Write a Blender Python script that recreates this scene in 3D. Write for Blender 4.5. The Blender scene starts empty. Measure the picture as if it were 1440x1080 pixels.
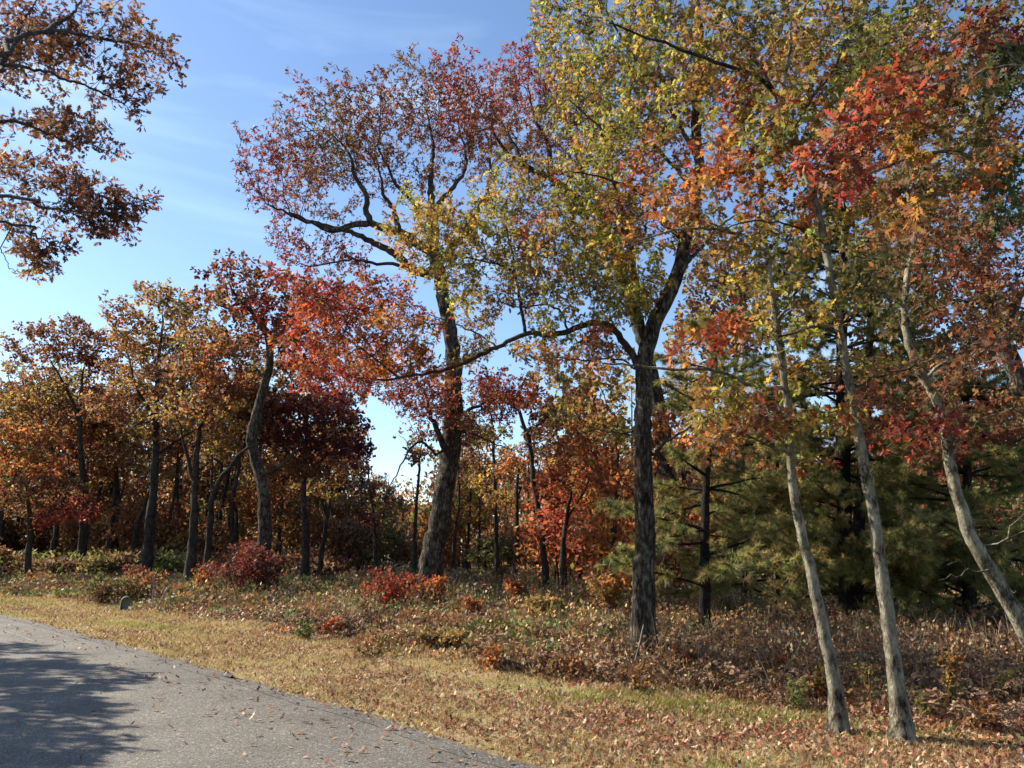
import bpy, math
import numpy as np
from mathutils.kdtree import KDTree

# ------------------------------------------------------------------ camera, sky, sun, exposure
SC = bpy.context.scene
CAMH, F, TH = 1.6, 1082.0, math.atan(0.217)
cam_d = bpy.data.cameras.new('camera'); cam = bpy.data.objects.new('camera', cam_d)
SC.collection.objects.link(cam); SC.camera = cam
cam.location = (0, 0, CAMH); cam.rotation_euler = (math.pi/2 + TH, 0, 0)
cam_d.sensor_width = 36; cam_d.lens = 36*F/1440; cam_d.clip_end = 2000; cam_d.clip_start = .05
SUN_AZ, SUN_EL = math.radians(-66), math.radians(33)     # azimuth from +Y, clockwise
w = bpy.data.worlds.new("World"); SC.world = w; w.use_nodes = True
nt = w.node_tree; nt.nodes.clear()
out = nt.nodes.new('ShaderNodeOutputWorld'); bg = nt.nodes.new('ShaderNodeBackground')
sky = nt.nodes.new('ShaderNodeTexSky'); sky.sky_type = 'NISHITA'; sky.sun_disc = False
sky.sun_elevation = SUN_EL; sky.sun_rotation = SUN_AZ
sky.air_density = 1.0; sky.dust_density = 0.2; sky.ozone_density = 3.2
# thin cirrus, laid out by direction in the sky
geo = nt.nodes.new('ShaderNodeTexCoord'); mp = nt.nodes.new('ShaderNodeMapping')
mp.inputs['Scale'].default_value = (1.2, 1.2, 6.0); mp.inputs['Rotation'].default_value = (.25, -.2, .5)
nz = nt.nodes.new('ShaderNodeTexNoise'); nz.inputs['Scale'].default_value = 1.9
nz.inputs['Detail'].default_value = 7; nz.inputs['Roughness'].default_value = .5; nz.inputs['Distortion'].default_value = .5
cr = nt.nodes.new('ShaderNodeValToRGB'); cr.color_ramp.elements[0].position = .52; cr.color_ramp.elements[1].position = .88
cr.color_ramp.elements[1].color = (.42, .42, .42, 1)
mx = nt.nodes.new('ShaderNodeMixRGB'); mx.inputs['Color2'].default_value = (5.6, 7.0, 8.2, 1)
L = nt.links.new
L(geo.outputs['Generated'], mp.inputs[0]); L(mp.outputs[0], nz.inputs[0]); L(nz.outputs[0], cr.inputs[0])
L(cr.outputs[0], mx.inputs[0]); L(sky.outputs[0], mx.inputs[1]); L(mx.outputs[0], bg.inputs[0])
bg.inputs[1].default_value = 0.102; L(bg.outputs[0], out.inputs[0])
sd = bpy.data.lights.new('sun', 'SUN'); sd.energy = 5.0; sd.angle = math.radians(.55); sd.color = (1, .91, .77)
so = bpy.data.objects.new('sun', sd); SC.collection.objects.link(so)
so.rotation_euler = (math.pi/2 - SUN_EL, 0, -SUN_AZ + math.pi)
SC.view_settings.view_transform = 'Standard'; SC.view_settings.look = 'None'
SC.view_settings.exposure = 1.1; SC.view_settings.gamma = 1
SC.cycles.max_bounces = 6; SC.cycles.diffuse_bounces = 3; SC.cycles.transmission_bounces = 3

# ------------------------------------------------------------------ helpers
cT, sT = math.cos(TH), math.sin(TH)
def ray(px, py):
    cx, cy = (px-720)/F, (540-py)/F
    return np.array([cx, cT - cy*sT, sT + cy*cT])
def P(px, py, Y):                      # a photo pixel at world depth Y
    d = ray(px, py); return d*(Y/d[1]) + np.array([0, 0, CAMH])
def G(px, py):                         # a photo pixel on the ground
    d = ray(px, py); return d*(-CAMH/d[2]) + np.array([0, 0, CAMH])
def mpp(px, py, Y): return (Y/ray(px, py)[1])/F
def W2P(w):                            # a world point as photo pixel and metres per pixel
    v = np.array(w, float)-[0, 0, CAMH]; dep = v[1]*cT+v[2]*sT; up = -v[1]*sT+v[2]*cT
    return 720+F*v[0]/dep, 540-F*up/dep, dep/F
def tag(o, label=None, cat=None, group=None, kind=None):
    for k, v in (('label', label), ('category', cat), ('group', group), ('kind', kind)):
        if v: o[k] = v
    return o
def empty(name, loc):
    o = bpy.data.objects.new(name, None); o.location = loc; SC.collection.objects.link(o); return o
def norm(v):
    return v/np.maximum(np.linalg.norm(v, axis=-1, keepdims=True), 1e-9)

def mesh_obj(name, V, faces, mat, parent=None, col=None, smooth=False):
    """faces: list of (m,k) int arrays; V world coords"""
    V = np.asarray(V, dtype=np.float32)
    off = np.zeros(3, np.float32)
    if parent is not None: V = V - np.array(parent.location, dtype=np.float32)
    me = bpy.data.meshes.new(name)
    faces = [f for f in faces if len(f)]
    loops = np.concatenate([f.ravel() for f in faces]).astype(np.int32)
    tot = np.concatenate([np.full(len(f), f.shape[1], np.int32) for f in faces])
    me.vertices.add(len(V)); me.vertices.foreach_set('co', V.ravel())
    me.loops.add(len(loops)); me.loops.foreach_set('vertex_index', loops)
    me.polygons.add(len(tot))
    st = np.zeros(len(tot), np.int32); st[1:] = np.cumsum(tot)[:-1]
    me.polygons.foreach_set('loop_start', st); me.polygons.foreach_set('loop_total', tot)
    if smooth: me.polygons.foreach_set('use_smooth', np.ones(len(tot), bool))
    me.update(calc_edges=True)
    if col is not None:
        a = me.color_attributes.new('Col', 'FLOAT_COLOR', 'POINT')
        c4 = np.ones((len(V), 4), np.float32); c4[:, :3] = col
        a.data.foreach_set('color', c4.ravel())
    me.materials.append(mat)
    o = bpy.data.objects.new(name, me); SC.collection.objects.link(o)
    if parent is not None: o.parent = parent
    return o

# ------------------------------------------------------------------ materials
def mat_new(name):
    m = bpy.data.materials.new(name); m.use_nodes = True
    n = m.node_tree; b = n.nodes['Principled BSDF']; return m, n, b
def N(n, typ, **kw):
    o = n.nodes.new(typ)
    for k, v in kw.items():
        if k in o.inputs: o.inputs[k].default_value = v
        else: setattr(o, k, v)
    return o
def ramp(n, fac, stops):
    r = n.nodes.new('ShaderNodeValToRGB'); e = r.color_ramp.elements
    while len(e) < len(stops): e.new(.5)
    for i, (p, c) in enumerate(stops): e[i].position = p; e[i].color = (*c, 1)
    n.links.new(fac, r.inputs[0]); return r.outputs[0]

def leaf_mat(name, trans=.45, rough=.45, spec=.35, boost=1.25):
    m, n, b = mat_new(name)
    a = N(n, 'ShaderNodeAttribute', attribute_name='Col')
    b.inputs['Roughness'].default_value = rough; b.inputs['Specular IOR Level'].default_value = spec
    t = N(n, 'ShaderNodeBsdfTranslucent')
    g = N(n, 'ShaderNodeMixRGB', blend_type='MULTIPLY'); g.inputs[0].default_value = 1
    g.inputs[2].default_value = (boost*1.05, boost, boost*.75, 1)
    n.links.new(a.outputs['Color'], b.inputs['Base Color']); n.links.new(a.outputs['Color'], g.inputs[1])
    n.links.new(g.outputs[0], t.inputs[0])
    mix = N(n, 'ShaderNodeMixShader'); mix.inputs[0].default_value = trans
    n.links.new(b.outputs[0], mix.inputs[1]); n.links.new(t.outputs[0], mix.inputs[2])
    n.links.new(mix.outputs[0], n.nodes['Material Output'].inputs[0])
    return m
M_LEAF = leaf_mat('oak_leaf', .5, .55, .2, 1.35)
M_DRY = leaf_mat('dry_leaf', .2, .6, .2, 1.0)
M_NEEDLE = leaf_mat('pine_needle', .4, .45, .3, 1.1)
M_GRASS = leaf_mat('grass_blade', .3, .6, .2, 1.0)

def bark(name, dark, light, lichen=None, lich_amt=.5, scale=14, bump=.6, zs=.25):
    m, n, b = mat_new(name)
    tc = N(n, 'ShaderNodeTexCoord'); mp = N(n, 'ShaderNodeMapping'); mp.inputs['Scale'].default_value = (1, 1, zs)
    n.links.new(tc.outputs['Object'], mp.inputs[0])
    v = N(n, 'ShaderNodeTexVoronoi', Scale=scale*2.2); v.feature = 'DISTANCE_TO_EDGE'
    z = N(n, 'ShaderNodeTexNoise', Scale=scale*1.6, Detail=8, Roughness=.7)
    wp = N(n, 'ShaderNodeMixRGB'); wp.inputs[0].default_value = .12
    n.links.new(mp.outputs[0], z.inputs[0])
    n.links.new(mp.outputs[0], wp.inputs[1]); n.links.new(z.outputs['Color'], wp.inputs[2]); n.links.new(wp.outputs[0], v.inputs[0])
    mu = N(n, 'ShaderNodeMath', operation='MULTIPLY'); mu.inputs[1].default_value = 1.5
    n.links.new(v.outputs[0], mu.inputs[0])
    ad = N(n, 'ShaderNodeMath', operation='ADD'); n.links.new(mu.outputs[0], ad.inputs[0]); n.links.new(z.outputs[0], ad.inputs[1])
    c = ramp(n, ad.outputs[0], [(.45, dark), (.66, tuple(.7*d+.3*l for d, l in zip(dark, light))), (.98, light)])
    if lichen:
        z2 = N(n, 'ShaderNodeTexNoise', Scale=9.0, Detail=9, Roughness=.75)
        mp2 = N(n, 'ShaderNodeMapping'); mp2.inputs['Scale'].default_value = (1, 1, .5)
        n.links.new(tc.outputs['Object'], mp2.inputs[0]); n.links.new(mp2.outputs[0], z2.inputs[0])
        f = ramp(n, z2.outputs[0], [(.62-.25*lich_amt, (0, 0, 0)), (.72-.25*lich_amt, (1, 1, 1))])
        mx = N(n, 'ShaderNodeMixRGB'); n.links.new(f, mx.inputs[0]); n.links.new(c, mx.inputs[1]); mx.inputs[2].default_value = (*lichen, 1)
        mm = N(n, 'ShaderNodeMixRGB'); mm.inputs[0].default_value = .65
        n.links.new(c, mm.inputs[1]); n.links.new(mx.outputs[0], mm.inputs[2]); c = mm.outputs[0]
    zp = N(n, 'ShaderNodeTexNoise', Scale=4.2, Detail=7, Roughness=.7); n.links.new(tc.outputs['Object'], zp.inputs[0])
    fp = ramp(n, zp.outputs[0], [(.36, (.30, .28, .26)), (.60, (1, 1, 1))])
    mp_ = N(n, 'ShaderNodeMixRGB', blend_type='MULTIPLY'); mp_.inputs[0].default_value = 1; n.links.new(c, mp_.inputs[1]); n.links.new(fp, mp_.inputs[2]); c = mp_.outputs[0]
    n.links.new(c, b.inputs['Base Color']); b.inputs['Roughness'].default_value = .9; b.inputs['Specular IOR Level'].default_value = .15
    bu = N(n, 'ShaderNodeBump', Strength=bump, Distance=.05); n.links.new(ad.outputs[0], bu.inputs['Height']); n.links.new(bu.outputs[0], b.inputs['Normal'])
    return m
M_BARK = bark('oak_bark', (.016, .012, .009), (.22, .18, .135), (.30, .29, .21), .4, scale=8, bump=1.0)
M_BARKF = bark('far_oak_bark', (.03, .024, .019), (.12, .10, .082), None)
M_PALE = bark('lichened_oak_bark', (.045, .033, .024), (.52, .44, .32), (.72, .69, .50), .75, scale=11, bump=1.0, zs=.4)
M_BRANCH = bark('branch_bark', (.03, .024, .019), (.14, .118, .098), (.18, .17, .14), .3, scale=20, bump=.4)
M_PINEB = bark('pine_bark', (.02, .015, .012), (.09, .07, .055), None, bump=1.0)
M_DEADW = bark('bleached_dead_wood', (.3, .27, .23), (.6, .56, .5), None, scale=30, bump=.3)

# ------------------------------------------------------------------ palettes (linear base colours of autumn leaves)
PAL = dict(
 yg=[(.36, .34, .04), (.46, .38, .05), (.27, .27, .03), (.52, .37, .05), (.44, .22, .04), (.20, .20, .03)],
 gold=[(.42, .27, .05), (.34, .20, .045), (.38, .30, .06), (.26, .19, .05), (.40, .17, .035)],
 goldred=[(.42, .24, .04), (.42, .13, .03), (.36, .06, .03), (.30, .28, .04), (.26, .10, .04)],
 orange=[(.50, .17, .03), (.44, .11, .025), (.36, .14, .04), (.5, .24, .05), (.28, .09, .04)],
 hotorange=[(.62, .20, .03), (.56, .13, .025), (.6, .28, .05), (.42, .10, .03)],
 red=[(.40, .06, .035), (.34, .04, .03), (.46, .11, .04), (.25, .035, .028), (.32, .12, .045)],
 scarlet=[(.52, .085, .03), (.45, .06, .025), (.52, .13, .03), (.34, .05, .025), (.46, .16, .04)],
 crimson=[(.32, .045, .026), (.24, .035, .024), (.36, .075, .03), (.18, .035, .022), (.30, .11, .04)],
 maroon=[(.15, .025, .027), (.12, .022, .022), (.20, .04, .03), (.16, .06, .035)],
 redbrown=[(.28, .085, .04), (.22, .09, .045), (.32, .07, .035), (.17, .07, .035), (.25, .14, .05)],
 russet=[(.32, .15, .055), (.26, .11, .045), (.36, .19, .07), (.22, .10, .05), (.28, .09, .04)],
 goldbrown=[(.40, .22, .06), (.32, .18, .05), (.44, .28, .08), (.27, .13, .045), (.28, .22, .06), (.40, .17, .05)],
 brown=[(.17, .09, .055), (.13, .07, .045), (.21, .12, .07), (.24, .15, .09)],
 olive=[(.17, .16, .045), (.13, .13, .04), (.22, .18, .06), (.26, .17, .06)],
 green=[(.13, .17, .04), (.18, .20, .05), (.09, .12, .03)],
 dkgreen=[(.08, .12, .035), (.10, .15, .04), (.06, .09, .03)],
 duskbrown=[(.21, .075, .04), (.16, .06, .035), (.26, .11, .05), (.13, .05, .03), (.30, .15, .07)],
 pine=[(.23, .25, .06), (.28, .28, .07), (.15, .18, .045), (.36, .31, .08)],
 pineold=[(.52, .36, .12), (.42, .32, .11), (.22, .24, .08), (.34, .30, .10)],
)
def tone(v):
    v = np.array(v); l = v@np.array([.3, .6, .1]); return (v*.86+l[..., None]*.14)*.88
PAL = {k: tone(v) for k, v in PAL.items()}
DENS = 3.0
def pick(rng, pal, n):
    p = PAL[pal]; c = p[rng.integers(0, len(p), n)]
    return c*rng.uniform(.75, 1.25, (n, 1))*(1 + rng.normal(0, .07, (n, 3)))

# ------------------------------------------------------------------ leaves
def oak_outline():
    h = [(0, 0), (.14, .03), (.24, .19), (.33, .06), (.46, .30), (.57, .08), (.74, .27), (.80, .08), (1.0, 0)]
    lo = [(x, -y) for x, y in h[1:-1]][::-1]
    return np.array(h + lo)
SHAPE = {'oak': oak_outline(),
         'mid': np.array([(0, 0), (.35, .28), (.5, .08), (.78, .25), (1, 0), (.72, -.27), (.5, -.08), (.3, -.28)]),
         'far': np.array([(0, 0), (.5, .34), (1, 0), (.55, -.34)])}
def leaves(pos, dirv, nrm, size, colr, shape, rng, curl=.25):
    """flat lobed leaves: returns V, faces, vertex colours"""
    S = SHAPE[shape]; K = len(S); n = len(pos)
    d = norm(dirv); b = norm(np.cross(nrm, d)); nn = np.cross(d, b)
    cu = rng.uniform(-curl, curl, (n, 1)); fo = rng.uniform(0, .35, (n, 1))
    X = S[None, :, 0]; Y = S[None, :, 1]
    Z = -cu*X**2 - fo*np.abs(Y)*.6 + .1*fo*(X*0)
    s = size.reshape(n, 1, 1)
    V = pos[:, None, :] + s*(X[..., None]*d[:, None, :] + Y[..., None]*b[:, None, :] + Z[..., None]*nn[:, None, :])
    Fc = np.arange(n*K).reshape(n, K)
    C = np.repeat(colr, K, axis=0)
    return V.reshape(-1, 3), Fc, C

# ------------------------------------------------------------------ tree skeletons
def smooth_poly(pts, step, rng, jit=.0):
    pts = np.array(pts, float)
    if len(pts) > 2:
        out = []
        q = np.vstack([2*pts[0]-pts[1], pts, 2*pts[-1]-pts[-2]])
        for i in range(len(pts)-1):
            p0, p1, p2, p3 = q[i:i+4]
            m = max(2, int(np.linalg.norm(p2-p1)/step)+1)
            t = np.linspace(0, 1, m, endpoint=False)[:, None]
            out.append(.5*((2*p1)+(-p0+p2)*t+(2*p0-5*p1+4*p2-p3)*t**2+(-p0+3*p1-3*p2+p3)*t**3))
        pts = np.vstack(out+[pts[-1:]])
    L_ = np.r_[0, np.cumsum(np.linalg.norm(np.diff(pts, axis=0), axis=1))]
    m = max(2, int(L_[-1]/step)+1); u = np.linspace(0, L_[-1], m)
    r = np.stack([np.interp(u, L_, pts[:, k]) for k in range(3)], 1)
    if jit:
        r[1:] += rng.normal(0, jit, r[1:].shape)
        k = max(3, int(L_[-1]/.45)+1); kn = rng.normal(0, jit*1.1, (k, 3)); kn[0] = 0
        r += np.stack([np.interp(u, np.linspace(0, L_[-1], k), kn[:, j]) for j in range(3)], 1)
    return r

def grow(skel, att, step, kill, rng, trop=(0, 0, .12), iters=160):
    """space colonisation; skel: list of (polyline, r_start, r_end). returns pos,parent,spec radius,limb id"""
    pos, par, spec, lid = [], [], [], []
    for k, (pl, r0, r1) in enumerate(skel):
        n = len(pl)
        if k == 0: p = -1; s = 0
        else:
            A = np.array(pos); dd = np.linalg.norm(A-pl[0], axis=1); p = int(dd.argmin()); s = 1 if dd[p] < step*1.2 else 0
        for i in range(s, n):
            t = i/(n-1)
            pos.append(pl[i]); par.append(p); spec.append(r0+(r1-r0)*t); lid.append(k); p = len(pos)-1
    pos = np.array(pos); par = np.array(par); ns = len(pos)
    nch = np.zeros(len(pos), int)
    if len(att):
        D = ((att[:, None, :]-pos[None])**2).sum(2)
        if skel[0][0].shape[0] > 6:                        # the lower trunk stays bare
            bare = np.zeros(ns, bool); bare[:int(len(skel[0][0])*.35)] = True; D[:, bare] += 1e4
        near = D.argmin(1); nd = np.sqrt(D.min(1)); alive = nd > kill*.5
        att = att.copy()
        tr = np.array(trop)
        P_, Q_ = [pos], [par]; cur = pos; curpar = par; 
        for it in range(iters):
            idx = np.where(alive)[0]
            if not len(idx): break
            u, inv = np.unique(near[idx], return_inverse=True)
            v = norm(att[idx]-cur[near[idx]])
            acc = np.zeros((len(u), 3)); np.add.at(acc, inv, v)
            acc = norm(norm(acc) + tr + rng.normal(0, .16, acc.shape))
            ok = nch[u] < 3
            if not ok.any(): break
            u2 = u[ok]; new = cur[u2]+acc[ok]*step
            b0 = len(cur)
            nch[u2] += 1
            cur = np.vstack([cur, new]); curpar = np.r_[curpar, u2]; nch = np.r_[nch, np.zeros(len(new), int)]
            dd = ((att[idx][:, None, :]-new[None])**2).sum(2); m = dd.argmin(1); md = np.sqrt(dd.min(1))
            bt = md < nd[idx]
            near[idx[bt]] = b0+m[bt]; nd[idx[bt]] = md[bt]
            alive[idx[nd[idx] < kill]] = False
            # points whose nearest node is saturated are dropped
            sat = alive & (nch[near] >= 3); alive[sat] = False
            if len(cur) > 26000: break
        pos, par = cur, curpar
    spec = np.r_[np.array(spec), np.zeros(len(pos)-ns)]
    lid = np.r_[np.array(lid), np.full(len(pos)-ns, -1)]
    return pos, par, spec, lid

def radii(pos, par, spec, tip=.005, pw=2.35):
    n = len(pos); order = np.arange(n)
    acc = np.zeros(n); r = np.zeros(n)
    # children always have a larger index than their parent
    for i in range(n-1, -1, -1):
        ri = acc[i]**(1/pw) if acc[i] > 0 else tip
        if spec[i] > 0: ri = spec[i]
        r[i] = ri
        if par[i] >= 0: acc[par[i]] += ri**pw
    for i in range(n):
        p = par[i]
        if p >= 0 and spec[i] == 0: r[i] = min(r[i], r[p]*.8 if spec[p] > 0 else r[p]*.97)
    return r

def tubes(pos, par, r, lid, rng, sides_thr, groups, wob=.06, flare=0):
    """chains -> tube meshes. groups: function(chain root order, limb id, r)-> part key. returns dict key->(V,[faces])"""
    n = len(pos)
    main = np.full(n, -1); best = np.full(n, -1.0)
    for i in range(n):
        p = par[i]
        if p >= 0:
            sc = r[i] + (10 if (lid[i] >= 0 and lid[i] == lid[p]) else 0)
            if sc > best[p]: best[p] = sc; main[p] = i
    chain = np.full(n, -1); start = []; ch_par = []
    for i in range(n):
        p = par[i]
        if p >= 0 and main[p] == i: chain[i] = chain[p]
        else: chain[i] = len(start); start.append(i); ch_par.append(p)
    # rings: one per node + one extra per branch start at the parent
    T = np.zeros((n, 3))
    hasp = par >= 0
    T[hasp] += norm(pos[hasp]-pos[par[hasp]])
    hm = main >= 0
    T[hm] += norm(pos[main[hm]]-pos[hm])
    T = norm(T)
    ref = np.array([.12, .98, .15])
    def frames(T):
        b = norm(np.cross(T, ref)+1e-6); c = np.cross(b, T); return b, c
    start = np.array(start); ch_par = np.array(ch_par)
    out = {}
    keys = []
    for k in range(len(start)):
        pk = keys[chain[ch_par[k]]] if ch_par[k] >= 0 else None
        keys.append(groups(k, start[k], pk, r[start[k]]))
    ks = sorted(set(keys)); kid = {k: i for i, k in enumerate(ks)}
    chkey = np.array([kid[k] for k in keys])
    nside = np.full(len(start), 3)
    for t, s in sides_thr: nside[r[start] > t] = s
    for k in ks:
        Vs, Fs, base = [], [], 0
        for sN in sorted(set(nside)):
            cs = np.where((chkey == kid[k]) & (nside == sN))[0]
            if not len(cs): continue
            nm = np.isin(chain, cs); ids = np.where(nm)[0]
            ex = cs[ch_par[cs] >= 0]                      # extra rings
            Rp = np.vstack([pos[ids], pos[ch_par[ex]]]) if len(ex) else pos[ids]
            Rt = np.vstack([T[ids], norm(pos[start[ex]]-pos[ch_par[ex]])]) if len(ex) else T[ids]
            Rr = np.r_[r[ids], np.minimum(r[start[ex]]*1.15, r[ch_par[ex]])] if len(ex) else r[ids]
            if flare:
                Rr = Rr*(1+flare*np.exp(-np.maximum(Rp[:, 2], 0)/.2))
            b, c = frames(Rt)
            an = np.arange(sN)/sN*2*math.pi
            w = 1 + (wob*np.sin(an[None]*2+Rp[:, 2:3]*1.3+1)+wob*.7*np.sin(an[None]*3-Rp[:, 2:3]*2.7)+wob*.5*np.sin(an[None]*5+Rp[:, 2:3]*6)) if sN > 5 else np.ones((len(Rp), sN))
            if sN > 10: w = w*(1+.035*np.sin(an[None]*7+Rp[:, 2:3]*19)+.04*np.sin(Rp[:, 2:3]*11+an[None])+.03*np.sin(Rp[:, 2:3]*29-2*an[None])+rng.normal(0, .012, w.shape))
            if sN > 5 and flare:
                w = w + (.25*np.sin(an[None]*5+1.3)+.15*np.sin(an[None]*3))*np.exp(-np.maximum(Rp[:, 2:3], 0)/.13)
            V = Rp[:, None]+(Rr[:, None]*w)[..., None]*(np.cos(an)[None, :, None]*b[:, None]+np.sin(an)[None, :, None]*c[:, None])
            loc = np.full(n, -1); loc[ids] = np.arange(len(ids))
            exl = np.full(len(start), -1); exl[ex] = len(ids)+np.arange(len(ex))
            # edges
            e1, e0 = [], []
            mi = ids[par[ids] >= 0]
            mainedge = mi[main[par[mi]] == mi]
            e1 = np.r_[loc[mainedge], loc[start[ex]]] if len(ex) else loc[mainedge]
            e0 = np.r_[loc[par[mainedge]], exl[ex]] if len(ex) else loc[par[mainedge]]
            a = np.arange(sN); a2 = (a+1) % sN
            Fq = np.stack([e0[:, None]*sN+a, e0[:, None]*sN+a2, e1[:, None]*sN+a2, e1[:, None]*sN+a], 2).reshape(-1, 4)+base
            Vs.append(V.reshape(-1, 3)); Fs.append(Fq); base += V.shape[0]*sN
        if Vs and sum(len(f) for f in Fs): out[k] = (np.vstack(Vs), Fs)
    return out, np.array(keys)[chain]

def emit_leaves(pos, par, r, rng, att, acol, thr, per, size, tw, droop=.25, dens=None, minz=None):
    """twiglets with a rosette of leaves at their ends. returns twig verts/faces and leaf arrays"""
    n = len(pos)
    child = np.zeros(n, int); np.add.at(child, par[par >= 0], 1)
    cand = np.where((r <= thr) | (child == 0))[0]; cand = cand[par[cand] >= 0]
    kd = KDTree(len(att))
    for i, a in enumerate(att): kd.insert(a, i)
    kd.balance()
    ai = np.array([kd.find(pos[i])[1:3] for i in cand])
    keep = ai[:, 1] < max(.8, tw*3)
    cand = cand[keep]; an = ai[keep, 0].astype(int)
    m = len(cand)
    g = norm(pos[cand]-pos[par[cand]])
    K = 3
    base = np.repeat(pos[cand], K, 0); gd = np.repeat(g, K, 0); ac = np.repeat(an, K)
    td = norm(gd*.6+rng.normal(0, .75, base.shape)+np.array([0, 0, .1])); tl = rng.uniform(.4, 1.1, (m*K, 1))*tw
    tip = base+td*tl
    # twig prisms
    s1 = norm(np.cross(td, rng.normal(0, 1, td.shape))); s2 = np.cross(td, s1); wr = .0045
    ring = [s1, -.5*s1+.87*s2, -.5*s1-.87*s2]
    Vt = np.concatenate([np.stack([base+wr*q for q in ring], 1), tip[:, None]], 1).reshape(-1, 3)
    # leaves
    cnt = per
    lp = np.repeat(tip, cnt, 0); lt = np.repeat(td, cnt, 0); lb = np.repeat(base, cnt, 0)
    f = rng.uniform(.35, 1.0, (len(lp), 1))**.6
    lp = lb+(lp-lb)*f
    ld = norm(lt*.45+rng.normal(0, .8, lp.shape)+np.array([0, 0, -droop]))
    ln = norm(rng.normal(0, .65, lp.shape)+np.array([0, 0, 1.0]))
    lc = acol[np.repeat(ac, cnt)]
    sz = size*rng.uniform(.6, 1.2, len(lp))
    lp = lp+ld*(.12*size)
    return Vt, np.repeat(cand, K), lp, ld, ln, sz, lc

# blobs: (px, py, rx, ry, count, palette[, dY])
def sample_blobs(blobs, Y, D, rng, dens=1):
    A, C = [], []
    for b in blobs:
        px, py, rx, ry, cnt, pal = b[:6]; cnt = int(cnt*dens); dy = b[6] if len(b) > 6 else 0
        c = P(px, py, Y+dy); s = mpp(px, py, Y+dy)
        sub = max(2, cnt//26)
        cc = rng.normal(0, 1, (sub, 3)); cc = norm(cc)*rng.uniform(0, 1, (sub, 1))**(1/2.2)
        w_ = rng.integers(0, sub, cnt)
        q = cc[w_]*.86+rng.normal(0, 1, (cnt, 3))*np.array([.17, .17, .11])
        A.append(c+q*np.array([rx*s, D, ry*s]))
        tint = 1+rng.normal(0, .12, (sub, 1))
        pc = PAL[pal]; dom = rng.integers(0, len(pc), sub)
        col = np.where(rng.uniform(0, 1, (cnt, 1)) < .55, pc[dom[w_]], pc[rng.integers(0, len(pc), cnt)])*tint[w_]
        C.append(col)
    return np.vstack(A), np.vstack(C)

NTREE = 0
def tree(name, label, Y, trunk, r0, r1, blobs, limbs=(), D=2.0, step=.3, kill=.45, per=5, size=.13, shape='mid',
         tw=.28, thr=.012, bark_m=None, branch_m=None, cat='tree', group=None, lean=0, split=False, droop=.25, flare=.5, sides=12, seed=None,
         tip=.005, leafmat=None, jit=.012, cjit=.12, dens=None):
    """trunk and limbs are photo polylines placed at depth Y (limb: (r_start, r_end, [(px,py)..], dY_end[, leafless]))"""
    global NTREE; NTREE += 1
    rng = np.random.default_rng(seed if seed else 1000+NTREE)
    bark_m = bark_m or M_BARKF; branch_m = branch_m or bark_m
    n = len(trunk); tp = []
    if Y is None: Y = G(*trunk[0])[1]
    ipx = lambda a: ray(a[0], a[1]) if len(a) == 2 else np.array(a, float)-[0, 0, CAMH]
    for i, q in enumerate(trunk):
        tp.append(np.array(q, float) if len(q) == 3 else P(q[0], q[1], Y+lean*i/(n-1)))
    tp[0][2] = -.05
    skel = [(smooth_poly(tp, step*.7, rng, jit), r0, r1)]
    for lb in limbs:
        ra, rb, pl, dy = lb[:4]; m = len(pl)
        allp = np.vstack([q[0] for q in skel]); o_ = np.array([0, 0, CAMH]); dd_ = norm(ipx(pl[0]))
        w_ = allp-o_; perp = np.linalg.norm(w_-(w_@dd_)[:, None]*dd_, axis=1)
        y0 = allp[perp.argmin()][1]-Y if len(lb) < 5 else lb[4]
        pts = [np.array(a, float) if len(a) == 3 else P(a[0], a[1], Y+y0+(dy-y0)*i/(m-1)) for i, a in enumerate(pl)]
        skel.append((smooth_poly(pts, step*.7, rng, jit*1.5), ra, rb))
    att, acol = sample_blobs(blobs, Y, D, rng, dens or DENS)
    att[:, 2] = np.maximum(att[:, 2], .25)
    pos, par, spec, lid = grow(skel, att, step, kill, rng)
    r = radii(pos, par, spec, tip)
    root = empty(name, tuple(float(v) for v in (tp[0][0], tp[0][1], 0)))
    tag(root, label, cat, group)
    nb = [0]
    def grp(k, s, pk, rr):
        if k == 0: return 'trunk'
        if pk != 'trunk': return pk
        if (rr > .014 or lid[s] > 0) and nb[0] < 60: nb[0] += 1; return 'limb_%02d' % nb[0]
        return 'trunk'
    T, npart = tubes(pos, par, r, lid, rng, [(.012, 4), (.03, 6), (.07, sides)], grp, wob=.05, flare=flare)
    Vt, tn, lp, ld, ln, sz, lc = emit_leaves(pos, par, r, rng, att, acol, thr, per, size, tw, droop)
    Vt = Vt.reshape(-1, 4, 3); tpart = npart[tn]
    for k, (V, Fs) in T.items():
        sel = Vt[tpart == k]
        if len(sel):
            o4 = np.arange(len(sel))[:, None]*4+len(V)
            V = np.vstack([V, sel.reshape(-1, 3)])
            Fs = Fs+[np.vstack([o4+np.array([[0, 1, 3]]), o4+np.array([[1, 2, 3]]), o4+np.array([[2, 0, 3]])])]
        mesh_obj('limb' if k.startswith('limb') else k, V, Fs, bark_m if k == 'trunk' else branch_m, root, smooth=True)
    lc = lc*(.32+1.0*rng.random((len(lc), 1))**.9)*(1+rng.normal(0, cjit, lc.shape))
    V, Fc, C = leaves(lp, ld, ln, sz, np.clip(lc, .005, .8), shape, rng)
    mesh_obj('crown', V, [Fc], leafmat or M_LEAF, root, col=C)
    return root

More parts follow.
